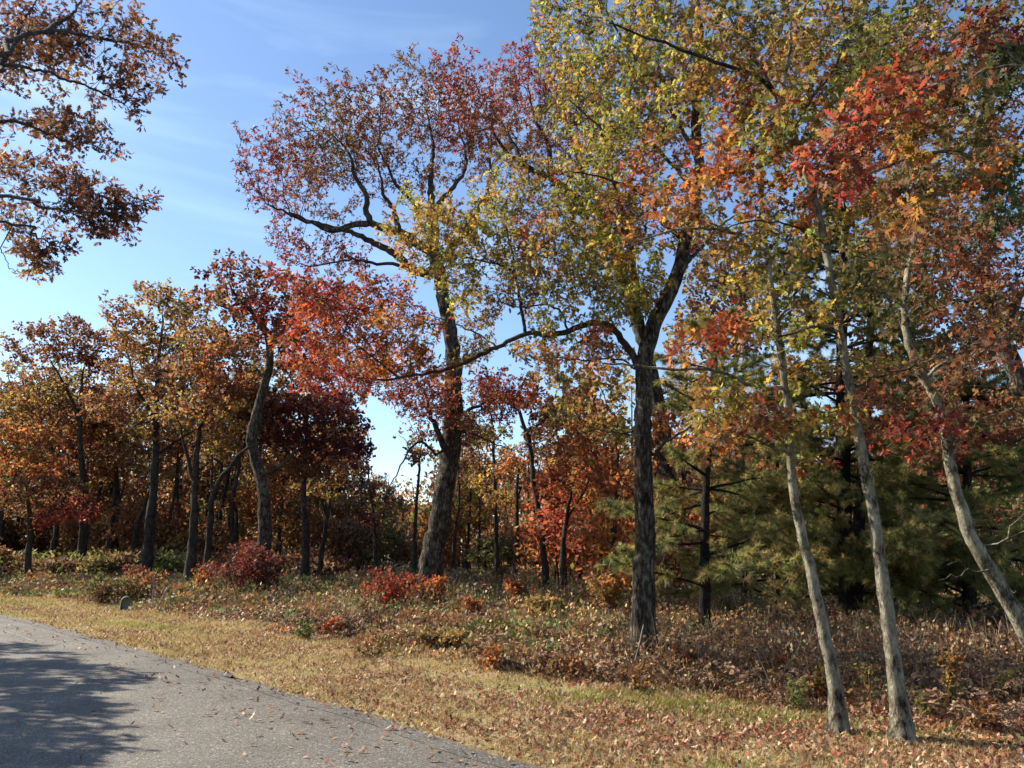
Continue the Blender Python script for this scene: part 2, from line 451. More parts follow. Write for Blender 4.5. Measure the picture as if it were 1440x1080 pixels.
# ------------------------------------------------------------------ ground, verge, road
def ground_mat(name, stops, s1=1.2, s2=26, bumpd=.02, rough=.95, fine=None):
    m, n, b = mat_new(name)
    tc = N(n, 'ShaderNodeTexCoord')
    a = N(n, 'ShaderNodeTexNoise', Scale=s1, Detail=6, Roughness=.65); c = N(n, 'ShaderNodeTexNoise', Scale=s2, Detail=8, Roughness=.75)
    n.links.new(tc.outputs['Object'], a.inputs[0]); n.links.new(tc.outputs['Object'], c.inputs[0])
    mx = N(n, 'ShaderNodeMixRGB'); mx.inputs[0].default_value = .55
    n.links.new(a.outputs[0], mx.inputs[1]); n.links.new(c.outputs[0], mx.inputs[2])
    col = ramp(n, mx.outputs[0], stops)
    n.links.new(col, b.inputs['Base Color']); b.inputs['Roughness'].default_value = rough; b.inputs['Specular IOR Level'].default_value = .2
    bu = N(n, 'ShaderNodeBump', Strength=.8, Distance=bumpd); n.links.new(c.outputs[0], bu.inputs['Height']); n.links.new(bu.outputs[0], b.inputs['Normal'])
    return m, n, b, col
M_FLOOR = ground_mat('forest_floor', [(.3, (.05, .035, .022)), (.45, (.11, .075, .045)), (.55, (.17, .11, .065)), (.65, (.10, .10, .04)), (.75, (.2, .14, .08))])[0]
M_VERGE = ground_mat('dry_verge_turf', [(.3, (.13, .085, .045)), (.42, (.27, .19, .095)), (.5, (.36, .28, .14)), (.58, (.25, .23, .09)), (.7, (.38, .28, .16))], 1.6, 40)[0]
def asphalt(name, base, var):
    m, n, b = mat_new(name); tc = N(n, 'ShaderNodeTexCoord')
    v = N(n, 'ShaderNodeTexVoronoi', Scale=95); z = N(n, 'ShaderNodeTexNoise', Scale=260, Detail=3); q = N(n, 'ShaderNodeTexNoise', Scale=.9, Detail=6, Roughness=.6)
    for k in (v, z, q): n.links.new(tc.outputs['Object'], k.inputs[0])
    st = ramp(n, v.outputs['Color'], [(.2, tuple(x*.45 for x in base)), (.5, base), (.78, tuple(x*1.35 for x in base)), (.97, (.42, .40, .36))])
    st2 = ramp(n, q.outputs[0], [(.3, (1-var,)*3), (.7, (1+var,)*3)])
    mu = N(n, 'ShaderNodeMixRGB', blend_type='MULTIPLY'); mu.inputs[0].default_value = 1; n.links.new(st, mu.inputs[1]); n.links.new(st2, mu.inputs[2])
    n.links.new(mu.outputs[0], b.inputs['Base Color']); b.inputs['Roughness'].default_value = .8; b.inputs['Specular IOR Level'].default_value = .35
    bu = N(n, 'ShaderNodeBump', Strength=.5, Distance=.006); n.links.new(v.outputs['Distance'], bu.inputs['Height']); n.links.new(bu.outputs[0], b.inputs['Normal'])
    return m
M_ASPH = asphalt('worn_asphalt', (.128, .113, .091), .28)
M_ASPH2 = asphalt('ravelled_asphalt_edge', (.108, .096, .08), .3)
M_LINE = ground_mat('faded_line', [(.35, (.16, .155, .14)), (.55, (.30, .29, .26)), (.7, (.36, .35, .31))], 3, 60)[0]

EDGE_PX = [(747, 1080), (660, 1057), (593, 1033), (493, 1002), (410, 980), (360, 963), (300, 947), (233, 927), (167, 908), (100, 890), (50, 877), (0, 866)]
edge = np.array([G(*q)[:2] for q in EDGE_PX])
# the edge carries on behind the camera and round the bend to the left
d0 = norm(edge[0]-edge[1]); d1 = norm(edge[-1]-edge[-2])
pre = [edge[0]+d0*t+np.array([.012*t*t, 0]) for t in (60, 40, 25, 14, 7, 3)]
post = []; a = math.atan2(d1[1], d1[0]); p = edge[-1].copy()
for i in range(14):
    a += .045; p = p+np.array([math.cos(a), math.sin(a)])*3.0; post.append(p.copy())
EDGE = np.array(pre+list(edge)+post)
def densify(E, st=.35):
    E3 = np.c_[E, np.zeros(len(E))]; return smooth_poly(E3, st, None)[:, :2]
EDGE = densify(EDGE)
tan = norm(np.gradient(EDGE, axis=0)); NRM = np.c_[tan[:, 1], -tan[:, 0]]      # points to the right of travel = into the woods?
if NRM[len(NRM)//2] @ np.array([1, .5]) < 0: NRM = -NRM
def edge_dist(xy):
    """signed distance from the asphalt edge, positive towards the woods"""
    kd = KDTree(len(EDGE))
    for i, e in enumerate(EDGE): kd.insert((e[0], e[1], 0), i)
    kd.balance()
    idx = np.array([kd.find((q[0], q[1], 0))[1] for q in xy])
    return ((xy-EDGE[idx])*NRM[idx]).sum(1)
def strip(name, o0, o1, z, mat, jag0=0, jag1=0, sl=slice(None), parent=None, cols=1, z1=None):
    E = EDGE[sl]; Nn = NRM[sl]; rg = np.random.default_rng(5); rows = []
    for k in range(cols+1):
        t = k/cols; off = o0+(o1-o0)*t
        j = (jag0 if k == 0 else 0)+(jag1 if k == cols else 0)
        jj = rg.normal(0, 1, len(E))*j
        zz = z if z1 is None else z+(z1-z)*t
        rows.append(np.c_[E+Nn*(off+jj)[:, None], np.full(len(E), zz)])
    V = np.vstack(rows); n = len(E); i = np.arange(n-1)
    Fs = np.vstack([np.stack([k*n+i, k*n+i+1, (k+1)*n+i+1, (k+1)*n+i], 1) for k in range(cols)])
    o = mesh_obj(name, V, [Fs], mat, parent); tag(o, kind='structure')
    me = o.data; 
    if me.polygons[0].normal.z < 0: me.flip_normals()
    return o
g = 900.0
gx = np.r_[-g, -200, np.linspace(-60, 60, 61), 200, g]; gy = np.r_[-g, -100, np.linspace(-10, 110, 61), 250, g]
XX, YY = np.meshgrid(gx, gy); hh = np.zeros_like(XX)
V = np.c_[XX.ravel(), YY.ravel(), hh.ravel()]; nx = len(gx); ii, jj = np.meshgrid(np.arange(nx-1), np.arange(len(gy)-1))
q0 = (jj*nx+ii).ravel()
tag(mesh_obj('ground', V, [np.stack([q0, q0+1, q0+nx+1, q0+nx], 1)], M_FLOOR), kind='structure')
strip('verge', -.3, 3.4, .004, M_VERGE, 0, .12)
strip('road', -9.0, -.2, .026, M_ASPH)
strip('road_edge', -.22, .0, .030, M_ASPH2, .02, .045, cols=3)
strip('road_edge_face', .0, .03, .022, M_ASPH2, 0, 0, z1=-.01)
k0 = int(np.linalg.norm(EDGE-G(128, 899)[:2], axis=1).argmin())
strip('road_marking', -.98, -.94, .0305, M_LINE, .004, .004, slice(k0, None))

# ------------------------------------------------------------------ hero trees
B = dict
tree('oak_tree', 'tall spreading oak with thick dark leaning trunk and red crown, behind the crimson bush', 21.5,
     [(600, 855), (606, 800), (618, 730), (630, 660), (637, 600), (638, 540), (635, 480), (626, 430), (614, 370), (603, 350)], .34, .17,
     [(395, 235, 40, 38, 110, 'crimson'), (368, 280, 28, 24, 60, 'crimson'), (445, 195, 55, 38, 230, 'redbrown'), (515, 172, 58, 28, 230, 'redbrown'),
      (585, 155, 52, 35, 220, 'redbrown'), (645, 145, 52, 38, 240, 'red'), (530, 225, 55, 25, 50, 'redbrown'), (450, 265, 45, 20, 28, 'russet'),
      (430, 365, 45, 16, 45, 'crimson'), (600, 240, 45, 25, 30, 'russet'), (670, 205, 45, 40, 70, 'redbrown'), (480, 210, 40, 30, 60, 'olive'),
      (500, 365, 25, 10, 10, 'crimson'), (610, 570, 55, 35, 150, 'crimson', -1.5), (570, 550, 40, 30, 70, 'crimson', -2), (700, 555, 45, 32, 110, 'crimson', -1),
      (650, 600, 30, 20, 40, 'redbrown', -1), (545, 525, 30, 18, 30, 'crimson', -2)],
     [(.15, .02, [(603, 352), (575, 335), (545, 322), (511, 313), (470, 322), (440, 315), (405, 300), (375, 288)], -1.0),
      (.13, .03, [(600, 385), (580, 378), (555, 357), (526, 342), (490, 325), (446, 313), (410, 298)], 1.2),
      (.10, .02, [(526, 318), (515, 300), (515, 277), (500, 248), (490, 215), (470, 190)], -.5),
      (.09, .02, [(565, 328), (550, 295), (540, 270), (531, 222)], 1.0),
      (.17, .02, [(612, 368), (609, 313), (605, 262), (609, 219), (602, 165)], .5),
      (.08, .02, [(607, 309), (573, 277), (551, 248), (530, 205)], -1.4),
      (.09, .02, [(609, 295), (638, 259), (656, 233), (645, 180)], 1.0),
      (.12, .02, [(614, 372), (650, 330), (680, 280), (690, 230), (680, 180)], 1.8),
      (.06, .012, [(587, 381), (555, 371), (525, 372), (500, 363), (472, 370), (440, 374), (415, 372)], -1.8),
      (.12, .03, [(638, 650), (622, 625), (608, 590), (600, 560)], -1.4),
      (.06, .02, [(638, 590), (665, 575), (690, 560), (715, 550)], -1.2),
      (.035, .01, [(641, 605), (670, 612), (700, 625), (720, 632)], -1.5),
      (.04, .01, [(612, 640), (590, 620), (570, 640), (555, 672), (540, 700)], -2)],
     flare=.25, D=2.6, step=.22, kill=.29, per=5, size=.105, tw=.22, dens=6, bark_m=M_BARK, branch_m=M_BRANCH, split=True, sides=16)

tree('oak_tree', 'tall oak behind the yellow-green one, its dense dark red top against the sky', 24,
     [(948, 840), (945, 760), (935, 640), (915, 520), (880, 400), (845, 300)], .30, .17,
     [(745, 125, 55, 38, 280, 'red'), (705, 165, 35, 40, 120, 'redbrown'), (785, 160, 40, 60, 200, 'redbrown'), (730, 200, 50, 35, 60, 'russet'), (770, 230, 50, 30, 60, 'russet'),
      (840, 190, 50, 50, 120, 'russet'), (860, 330, 50, 50, 120, 'russet')],
     [(.15, .04, [(845, 300), (800, 268), (770, 247), (735, 232), (705, 205), (690, 180)], -1),
      (.10, .02, [(775, 249), (772, 210), (755, 170), (740, 120)], .5), (.10, .02, [(735, 232), (715, 190), (690, 150)], 1.0), (.10, .02, [(845, 300), (820, 240), (800, 180), (790, 130)], 1)],
     D=2.4, step=.24, kill=.31, per=5, size=.11, tw=.22, dens=5, bark_m=M_BARK, branch_m=M_BRANCH, split=True)

YGB = []
for (x, y, rx, ry, c, p) in [
  (775, 45, 32, 45, 60, 'yg'), (840, 40, 55, 45, 110, 'yg'), (920, 45, 55, 50, 110, 'gold'), (800, 120, 40, 40, 75, 'yg'), (870, 130, 55, 45, 120, 'yg'), (940, 140, 50, 45, 90, 'goldred'),
  (860, 215, 60, 45, 130, 'yg'), (805, 270, 40, 40, 90, 'yg'), (745, 285, 40, 32, 70, 'gold'), (690, 280, 36, 28, 60, 'yg'), (610, 310, 38, 28, 70, 'yg'),
  (568, 350, 30, 24, 50, 'gold'), (640, 335, 38, 30, 65, 'gold'), (700, 345, 45, 36, 80, 'yg'), (760, 350, 45, 35, 75, 'goldred'), (825, 340, 50, 40, 100, 'yg'), (885, 310, 45, 40, 90, 'goldred'),
  (655, 395, 45, 25, 75, 'yg'), (610, 360, 26, 16, 20, 'gold'), (735, 410, 50, 28, 55, 'gold'), (800, 400, 45, 35, 75, 'yg'), (865, 385, 45, 35, 90, 'yg'), (905, 395, 35, 30, 60, 'yg'),
  (560, 470, 40, 28, 85, 'hotorange'), (600, 515, 35, 16, 45, 'orange'), (660, 500, 35, 14, 30, 'gold'), (520, 500, 35, 25, 55, 'hotorange'), (590, 480, 25, 18, 24, 'gold'),  (470, 470, 50, 35, 95, 'scarlet'), (430, 430, 42, 30, 60, 'red'),
  (440, 520, 45, 28, 70, 'scarlet'), (500, 430, 50, 28, 70, 'red'), (560, 425, 35, 22, 40, 'crimson'), (500, 545, 35, 12, 25, 'red'),
  (900, 255, 35, 25, 50, 'hotorange'), (945, 250, 30, 28, 45, 'goldred'), (960, 330, 40, 30, 50, 'goldred'), (690, 440, 30, 20, 30, 'gold'), (790, 460, 40, 20, 30, 'yg'), (860, 440, 40, 20, 50, 'yg'),
  (985, 110, 45, 45, 70, 'gold'), (760, 510, 40, 15, 20, 'gold'), (840, 500, 40, 20, 30, 'orange')]:
    YGB.append((x, y, rx, ry, int(c*1.25), p, 1.3 if x < 700 else (-.2 if x > 850 else .5)))
tree('oak_tree', 'rough-barked yellow-green oak with a long low limb reaching left to orange leaves', None,
     [(903, 932), (905, 850), (907, 750), (904, 650), (906, 560), (908, 500), (917, 463), (934, 425), (952, 385), (964, 340), (975, 290), (983, 230), (978, 160), (985, 80), (980, 0)], .175, .05,
     YGB,
     [(.058, .009, [(900, 520), (890, 500), (876, 480), (858, 458), (835, 453), (800, 466), (770, 470), (740, 468), (700, 487), (660, 507), (620, 522), (580, 528), (537, 533), (487, 527), (450, 513)], 1.3),
      (.06, .02, [(906, 480), (898, 440), (893, 390), (882, 320), (862, 250), (840, 170), (830, 90)], .8),
      (.03, .01, [(922, 640), (926, 630), (945, 615), (976, 598)], -.7),
      (.018, .006, [(905, 525), (870, 505), (830, 507), (800, 505), (760, 500)], -.9),
      (.016, .006, [(905, 605), (870, 608), (840, 604), (815, 610)], .6),
      (.04, .01, [(964, 340), (930, 310), (900, 270), (850, 250), (800, 240)], -1.2),
      (.04, .01, [(978, 270), (930, 215), (890, 190), (850, 180), (800, 140)], -.6),
      (.045, .01, [(983, 225), (940, 150), (900, 90), (860, 30), (830, -30)], .4),
      (.03, .01, [(739, 468), (733, 430), (725, 385), (720, 345), (705, 300)], .6),
      (.022, .008, [(727, 385), (705, 373), (656, 363), (614, 352), (575, 343)], 1.2),
      (.02, .008, [(800, 466), (790, 440), (770, 428), (730, 432), (690, 420)], .5),
      (.02, .008, [(560, 531), (530, 505), (500, 480), (470, 450), (440, 430)], 1.6),
      (.018, .008, [(700, 487), (670, 470), (640, 455), (600, 440)], 1.4),
      (.04, .012, [(950, 385), (985, 350), (1010, 320), (1040, 300)], .9)],
     D=1.7, dens=4.6, step=.15, kill=.195, per=5, size=.092, shape='oak', tw=.14, thr=.009, bark_m=M_BARK, branch_m=M_BRANCH, split=True, sides=20, tip=.0035, jit=.006, flare=.8)

# the three slender oaks on the right
tree('oak_tree', 'left one of two slender pale leaning oaks in near litter, with a scarlet spray', None,
     [(1182, 1033), (1174, 970), (1155, 870), (1132, 765), (1115, 680), (1110, 600), (1100, 510), (1087, 420), (1074, 330), (1070, 260), (1072, 180)], .060, .018,
     [(985, 475, 30, 12, 20, 'scarlet'), (1010, 488, 28, 12, 20, 'scarlet'), (1035, 470, 25, 12, 16, 'red'), (960, 505, 20, 7, 12, 'hotorange'),
      (1000, 600, 26, 20, 35, 'gold'), (1050, 590, 40, 25, 55, 'goldred'), (1010, 640, 35, 18, 35, 'orange'), (1090, 605, 30, 22, 35, 'goldred'), (1060, 450, 35, 30, 45, 'gold'),
      (1120, 480, 30, 40, 80, 'yg'), (1040, 560, 40, 24, 60, 'yg'), (1150, 650, 30, 16, 26, 'goldred'), (1200, 520, 40, 24, 40, 'gold'), (1000, 560, 26, 16, 26, 'gold'), (1100, 390, 40, 35, 55, 'yg'), (1040, 370, 40, 30, 50, 'yg'), (1000, 330, 45, 35, 55, 'gold'), (1060, 290, 50, 35, 60, 'goldred'),
      (1000, 250, 45, 30, 50, 'hotorange'), (1090, 220, 45, 30, 55, 'yg'), (1050, 170, 50, 30, 50, 'goldred'), (940, 300, 40, 25, 35, 'orange'), (1150, 590, 30, 18, 25, 'goldred'), (1130, 540, 25, 20, 25, 'yg')],
     [(.022, .009, [(1105, 545), (1080, 545), (1050, 540), (1010, 522), (970, 520), (940, 522), (900, 515), (850, 512)], -.3),
      (.010, .005, [(1010, 522), (1005, 505), (990, 490), (960, 485)], -.5),
      (.016, .006, [(1112, 640), (1080, 625), (1040, 612), (1000, 620)], -.5), (.016, .006, [(1092, 450), (1110, 430), (1120, 400)], -.3),
      (.018, .006, [(1076, 340), (1040, 330), (990, 322), (940, 325), (880, 345)], -.8), (.018, .006, [(1070, 260), (1040, 220), (1000, 200)], .6), (.016, .006, [(1072, 200), (1100, 150), (1120, 100)], .3)],
     D=.95, dens=3.0, step=.12, kill=.165, per=4, size=.092, shape='oak', tw=.13, thr=.007, bark_m=M_PALE, branch_m=M_PALE, split=True, sides=16, tip=.003, jit=.004, flare=1.0)

S2 = []
for (x, y, rx, ry, c, p) in [(1000, 30, 50, 35, 60, 'gold'), (1060, 40, 50, 35, 60, 'olive'), (1130, 50, 50, 40, 70, 'gold'), (1190, 40, 45, 40, 60, 'olive'),
   (1040, 110, 50, 30, 60, 'gold'), (960, 80, 50, 30, 55, 'yg'), (900, 40, 45, 25, 40, 'yg'), (1160, 120, 50, 40, 70, 'yg'), (1210, 150, 45, 40, 60, 'gold'), (1120, 190, 50, 30, 60, 'goldred'),
   (1180, 230, 45, 35, 60, 'redbrown'), (1060, 210, 45, 30, 55, 'goldred'), (1140, 290, 50, 30, 45, 'orange'), (1200, 300, 45, 40, 60, 'yg'), (1020, 160, 45, 30, 45, 'goldred'),
   (1220, 400, 40, 35, 45, 'olive'), (1160, 440, 25, 20, 20, 'yg'), (1240, 590, 40, 28, 35, 'redbrown'), (1180, 590, 28, 16, 20, 'goldred')]:
    S2.append((x, y, rx, ry, c, p))
tree('oak_tree', 'right one of two slender pale leaning oaks in near litter, forking near the top', None,
     [(1271, 1044), (1268, 1005), (1258, 950), (1240, 800), (1216, 660), (1196, 550), (1182, 460), (1167, 380), (1152, 300), (1130, 230), (1108, 170), (1098, 135)], .068, .026, S2,
     [(.030, .01, [(1108, 170), (1085, 125), (1060, 105), (1030, 95), (1000, 85), (950, 68), (900, 50), (860, 30)], -.4),
      (.024, .009, [(1090, 130), (1065, 90), (1050, 60), (1030, 30), (1005, -20)], .3), (.024, .009, [(1100, 140), (1105, 100), (1112, 60), (1110, 10), (1105, -30)], .6),
      (.022, .008, [(1115, 190), (1140, 140), (1170, 100), (1190, 50)], -.5), (.018, .007, [(1140, 260), (1170, 240), (1200, 210), (1240, 190)], .5),
      (.016, .006, [(1185, 470), (1150, 460), (1110, 470), (1080, 475)], -.4), (.016, .006, [(1196, 550), (1230, 530), (1270, 520), (1300, 505)], .5), (.014, .005, [(1160, 340), (1120, 320), (1060, 310), (1000, 330)], -.6)],
     D=1.1, dens=3.2, step=.13, kill=.18, per=4, size=.09, shape='oak', tw=.14, thr=.007, bark_m=M_PALE, branch_m=M_BRANCH, split=True, sides=16, tip=.003, jit=.004, flare=1.0)

tree('oak_tree', 'pale mottled oak leaning in from the right edge, bare bleached twigs on its trunk', 8.0,
     [(1486, 985), (1462, 930), (1440, 885), (1400, 815), (1368, 762), (1346, 700), (1333, 640), (1322, 575), (1300, 530), (1278, 485), (1272, 420), (1285, 340), (1300, 250)], .092, .016,
     [(1290, 350, 40, 35, 60, 'russet'), (1340, 400, 45, 35, 60, 'redbrown'), (1270, 440, 40, 30, 50, 'olive'), (1330, 300, 45, 35, 60, 'russet'), (1400, 340, 45, 40, 60, 'redbrown'),
      (1400, 470, 45, 30, 40, 'russet'), (1250, 520, 35, 22, 30, 'redbrown'), (1380, 590, 35, 25, 30, 'redbrown'), (1270, 620, 30, 18, 20, 'red'), (1360, 530, 40, 25, 40, 'russet')],
     [(.013, .004, [(1366, 765), (1395, 765), (1415, 755), (1440, 745), (1470, 735)], -.5), (.012, .003, [(1400, 800), (1380, 805), (1360, 803), (1345, 812), (1320, 815)], -.8), (.006, .002, [(1360, 803), (1352, 790), (1335, 793)], -.9),
      (.012, .004, [(1330, 640), (1350, 625), (1362, 605)], -.2), (.012, .004, [(1415, 755), (1425, 735), (1440, 722)], -.5),
      (.025, .008, [(1300, 530), (1345, 500), (1390, 480), (1430, 470)], .7), (.022, .008, [(1272, 430), (1240, 410), (1200, 400)], -.4), (.02, .008, [(1285, 340), (1330, 310), (1380, 290)], .5)],
     D=1.2, dens=3.2, step=.15, kill=.2, per=4, size=.095, shape='oak', tw=.16, thr=.008, bark_m=M_PALE, branch_m=M_PALE, split=True, sides=16, tip=.003, jit=.005)

tree('oak_tree', 'thick dark oak trunk slanting up at the right edge under rust-red leaves', 12.5,
     [(1530, 900), (1500, 740), (1462, 620), (1436, 540), (1415, 480), (1395, 430), (1385, 380), (1390, 300)], .19, .09,
     [(1350, 430, 50, 40, 70, 'russet'), (1420, 400, 50, 45, 90, 'redbrown'), (1330, 360, 45, 40, 70, 'olive'), (1400, 310, 50, 40, 100, 'russet'), (1300, 300, 50, 40, 90, 'orange'),
      (1340, 230, 55, 40, 110, 'russet'), (1420, 220, 50, 40, 100, 'redbrown'), (1250, 330, 50, 40, 80, 'olive'), (1260, 250, 50, 40, 90, 'russet'), (1390, 600, 50, 30, 60, 'redbrown'), (1300, 560, 45, 30, 50, 'russet'),
      (1310, 640, 40, 25, 40, 'red'), (1250, 150, 50, 40, 100, 'goldred'), (1330, 140, 50, 40, 100, 'olive'), (1230, 60, 50, 45, 110, 'olive'), (1310, 50, 50, 45, 110, 'russet'), (1400, 60, 50, 50, 120, 'olive'), (1410, 140, 45, 40, 90, 'russet')],
     [(.09, .03, [(1415, 480), (1425, 440), (1440, 410), (1470, 380)], -.4), (.07, .02, [(1390, 400), (1350, 350), (1310, 290), (1280, 200), (1260, 100)], .8), (.06, .02, [(1390, 300), (1400, 200), (1390, 80)], .4),
      (.035, .01, [(1440, 560), (1400, 545), (1350, 545), (1310, 530)], -.6), (.03, .01, [(1395, 430), (1350, 425), (1300, 440), (1260, 470)], -.6)],
     D=1.7, dens=3.2, step=.2, kill=.28, per=5, size=.11, shape='mid', tw=.2, thr=.010, bark_m=M_BARK, branch_m=M_BRANCH, split=True, tip=.004)

# near branches coming in from the right edge: a tree standing just outside the frame
tree('oak_tree', 'close oak whose large crimson and orange leaves hang in the upper right corner', 5.2,
     [(1800, 1150), (1790, 900), (1770, 600), (1745, 300), (1730, 100), (1740, -100)], .14, .07,
     [(1370, 60, 40, 30, 26, 'crimson'), (1300, 120, 40, 30, 30, 'goldred'), (1390, 150, 45, 30, 44, 'olive'), (1300, 190, 40, 25, 30, 'goldred'), (1240, 190, 35, 25, 24, 'goldred'),
      (1200, 255, 35, 25, 22, 'red'), (1350, 240, 45, 30, 40, 'orange'), (1420, 250, 30, 30, 26, 'dkgreen'), (1290, 270, 40, 25, 28, 'olive'), (1410, 90, 30, 30, 26, 'dkgreen'), (1250, 320, 35, 20, 18, 'orange'),
      (1150, 215, 30, 18, 14, 'red'), (1330, 150, 30, 20, 16, 'dkgreen'), (1430, 40, 30, 30, 22, 'maroon'), (1430, 310, 30, 25, 24, 'dkgreen'), (1240, 110, 30, 20, 12, 'scarlet')],
     [(.035, .008, [(1745, 300), (1600, 220), (1500, 190), (1440, 205), (1395, 226), (1360, 218), (1335, 213), (1300, 218), (1250, 235), (1190, 258)], .5),
      (.012, .004, [(1395, 226), (1370, 240), (1340, 238), (1300, 260)], .1), (.02, .005, [(1600, 220), (1500, 130), (1440, 95), (1380, 100), (1300, 125), (1240, 130)], -.3), (.012, .004, [(1440, 95), (1400, 60), (1370, 50)], -.2),
      (.012, .004, [(1420, 216), (1424, 250), (1415, 290), (1400, 310)], .2)],
     D=.55, dens=3.2, step=.085, kill=.11, per=3, size=.095, shape='oak', tw=.1, thr=.006, bark_m=M_PALE, branch_m=M_PALE, split=True, tip=.0028, jit=.004)

# roadside oak whose boughs enter at the top left
LB = []
for (x, y, rx, ry, c, p) in [(30, 20, 50, 35, 75, 'duskbrown'), (100, 25, 50, 35, 90, 'duskbrown'), (170, 30, 40, 35, 85, 'russet'), (215, 55, 35, 25, 60, 'duskbrown'), (60, 80, 50, 30, 65, 'russet'),
   (130, 85, 50, 30, 80, 'duskbrown'), (190, 105, 40, 30, 70, 'duskbrown'), (185, 150, 30, 18, 32, 'duskbrown'), (120, 125, 45, 20, 40, 'russet'), (50, 130, 45, 25, 30, 'russet'),
   (20, 180, 35, 25, 30, 'russet'), (70, 195, 40, 22, 40, 'duskbrown'), (30, 240, 45, 25, 50, 'russet'), (85, 230, 40, 20, 36, 'duskbrown'), (40, 290, 45, 22, 50, 'russet'), (100, 320, 45, 16, 42, 'duskbrown'), (150, 325, 25, 9, 14, 'duskbrown'),
   (60, 325, 40, 16, 26, 'russet'), (120, 225, 14, 8, 10, 'duskbrown'), (-60, 60, 70, 70, 130, 'duskbrown'), (-80, 220, 70, 60, 110, 'russet'), (15, 345, 25, 8, 5, 'russet')]:
    LB.append((x, y, rx, ry, int(c*.7), p))
for wx, wy, wz, rr, c in [(-9.6, 6.9, 7.9, .9, 130), (-10.6, 5.2, 8.0, 1.0, 150), (-9.2, 6.6, 6.2, .8, 110), (-9.6, 6.2, 5.2, .7, 80), (-12.4, 4.5, 8.6, 1.2, 150), (-8.6, 7.6, 7.0, .6, 70), (-13, 3, 7, 1.1, 110)]:
    a_, b_, m_ = W2P((wx, wy, wz)); LB.append((a_, b_, rr/m_, rr*.7/m_, c, 'duskbrown', wy-9.0))
tree('oak_tree', 'oak whose sparse russet boughs and bare twigs cross the sky at the upper left', 9.0,
     [(-11.8, 3.6, 0), (-11.7, 3.7, 2), (-11.6, 4.0, 4), (-11.6, 4.2, 6.5), (-11.8, 4.4, 9)], .22, .08, LB,
     [(.055, .014, [(-11.6, 4.2, 6.5), (-10.6, 5.7, 7.4), (-8.6, 7.6, 7.6), (-30, 75), (10, 60), (50, 47), (95, 46), (130, 52), (165, 58), (205, 68)], .8),
      (.048, .010, [(-11.6, 4.1, 6), (-10.5, 5.7, 6.8), (-8.5, 7.5, 7.0), (-40, 100), (0, 92), (60, 100), (95, 112), (140, 130), (175, 145)], 0),
      (.042, .009, [(-11.6, 4.1, 5.4), (-10.3, 5.6, 6.0), (-8.3, 7.4, 6.3), (0, 170), (40, 178), (80, 195), (110, 208)], -.5),
      (.036, .005, [(-11.6, 4.0, 4.6), (-10.2, 5.6, 5.1), (-8.2, 7.4, 5.4), (0, 277), (50, 286), (95, 295), (130, 300), (160, 297), (190, 285), (215, 280)], .4),
      (.034, .006, [(-11.6, 4.0, 4.2), (-10.2, 5.6, 4.7), (-8.2, 7.4, 5.0), (0, 313), (40, 328), (70, 345), (100, 355)], -.4),
      (.006, .002, [(95, 295), (120, 312), (150, 318), (180, 320)], .4), (.005, .002, [(150, 299), (170, 305), (200, 305)], .5), (.005, .002, [(130, 300), (125, 275), (110, 255)], .3), (.005, .002, [(160, 297), (165, 280), (160, 262)], .3),
      (.006, .002, [(80, 195), (105, 200), (140, 205), (170, 212)], -.2), (.005, .002, [(60, 188), (90, 170), (130, 172)], .1), (.005, .002, [(105, 200), (120, 190), (145, 180)], -.2), (.005, .002, [(0, 350), (15, 375), (40, 382), (60, 370)], .1), (.005, .002, [(70, 345), (60, 365), (75, 378)], -.3),
      (.03, .008, [(0, 92), (20, 60), (30, 30), (60, -10)], .6), (.03, .008, [(60, 47), (100, 20), (130, -20)], .9)],
     D=1.1, step=.14, kill=.2, per=5, size=.085, shape='oak', tw=.16, thr=.008, bark_m=M_BARK, branch_m=M_BRANCH, split=True, tip=.0035, jit=.006)
def W2P(w):
    v = np.array(w, float)-[0, 0, CAMH]; dep = v[1]*cT+v[2]*sT; up = -v[1]*sT+v[2]*cT
    return 720+F*v[0]/dep, 540-F*up/dep, dep/F
def shade_tree():
    # a roadside oak out of the frame on the left; only its shadow reaches the road
    SX, SY = -math.sin(-SUN_AZ)/math.tan(SUN_EL), math.cos(SUN_AZ)/math.tan(SUN_EL)
    Y0 = 13.5; bl = []
    for px, py, h, r, n in [(20, 912, 6.5, .7, 45), (95, 920, 5.6, .5, 30), (120, 940, 5.0, .4, 26), (140, 957, 4.5, .3, 22), (170, 957, 4.0, .25, 10), (60, 935, 5.5, .7, 60), (40, 965, 5.0, .6, 60), (100, 985, 4.4, .35, 26),
        (150, 1002, 4.0, .25, 16), (100, 1008, 4.2, .35, 26), (30, 1000, 4.8, .6, 60), (20, 1045, 4.2, .6, 90), (-10, 940, 6, 1.0, 110), (10, 985, 5.2, .8, 110), (40, 1070, 4.0, .6, 80), (75, 1062, 3.8, .35, 34), (115, 1078, 3.4, .25, 16), (-60, 960, 5.5, 1.2, 120), (-80, 1040, 5, 1.0, 110), (-200, 930, 7, 1.5, 160), (-160, 1100, 4.6, 1.2, 90)]:
        g0 = G(px, py); w_ = g0+np.array([SX*h, SY*h, h]); a, b, m = W2P(w_); bl.append((a, b, r/m, r*.8/m, n, 'russet', w_[1]-Y0))
    tk = [W2P((-18.5, Y0, z))[:2] for z in (0, 3, 5, 7)]
    tree('oak_tree', 'roadside oak outside the left edge whose shadow lies across the near road', Y0,
     tk, .25, .12, bl, [(.09, .02, [W2P((-18.5, 13.5, 4))[:2], W2P((-15, 12.5, 4.6))[:2], W2P((-12.6, 11.5, 4.6))[:2]], -2), (.09, .02, [W2P((-18.5, 13.5, 5))[:2], W2P((-15, 15, 6))[:2]], 1)],
     D=.7, step=.2, kill=.28, per=6, size=.15, shape='far', tw=.25, dens=3)
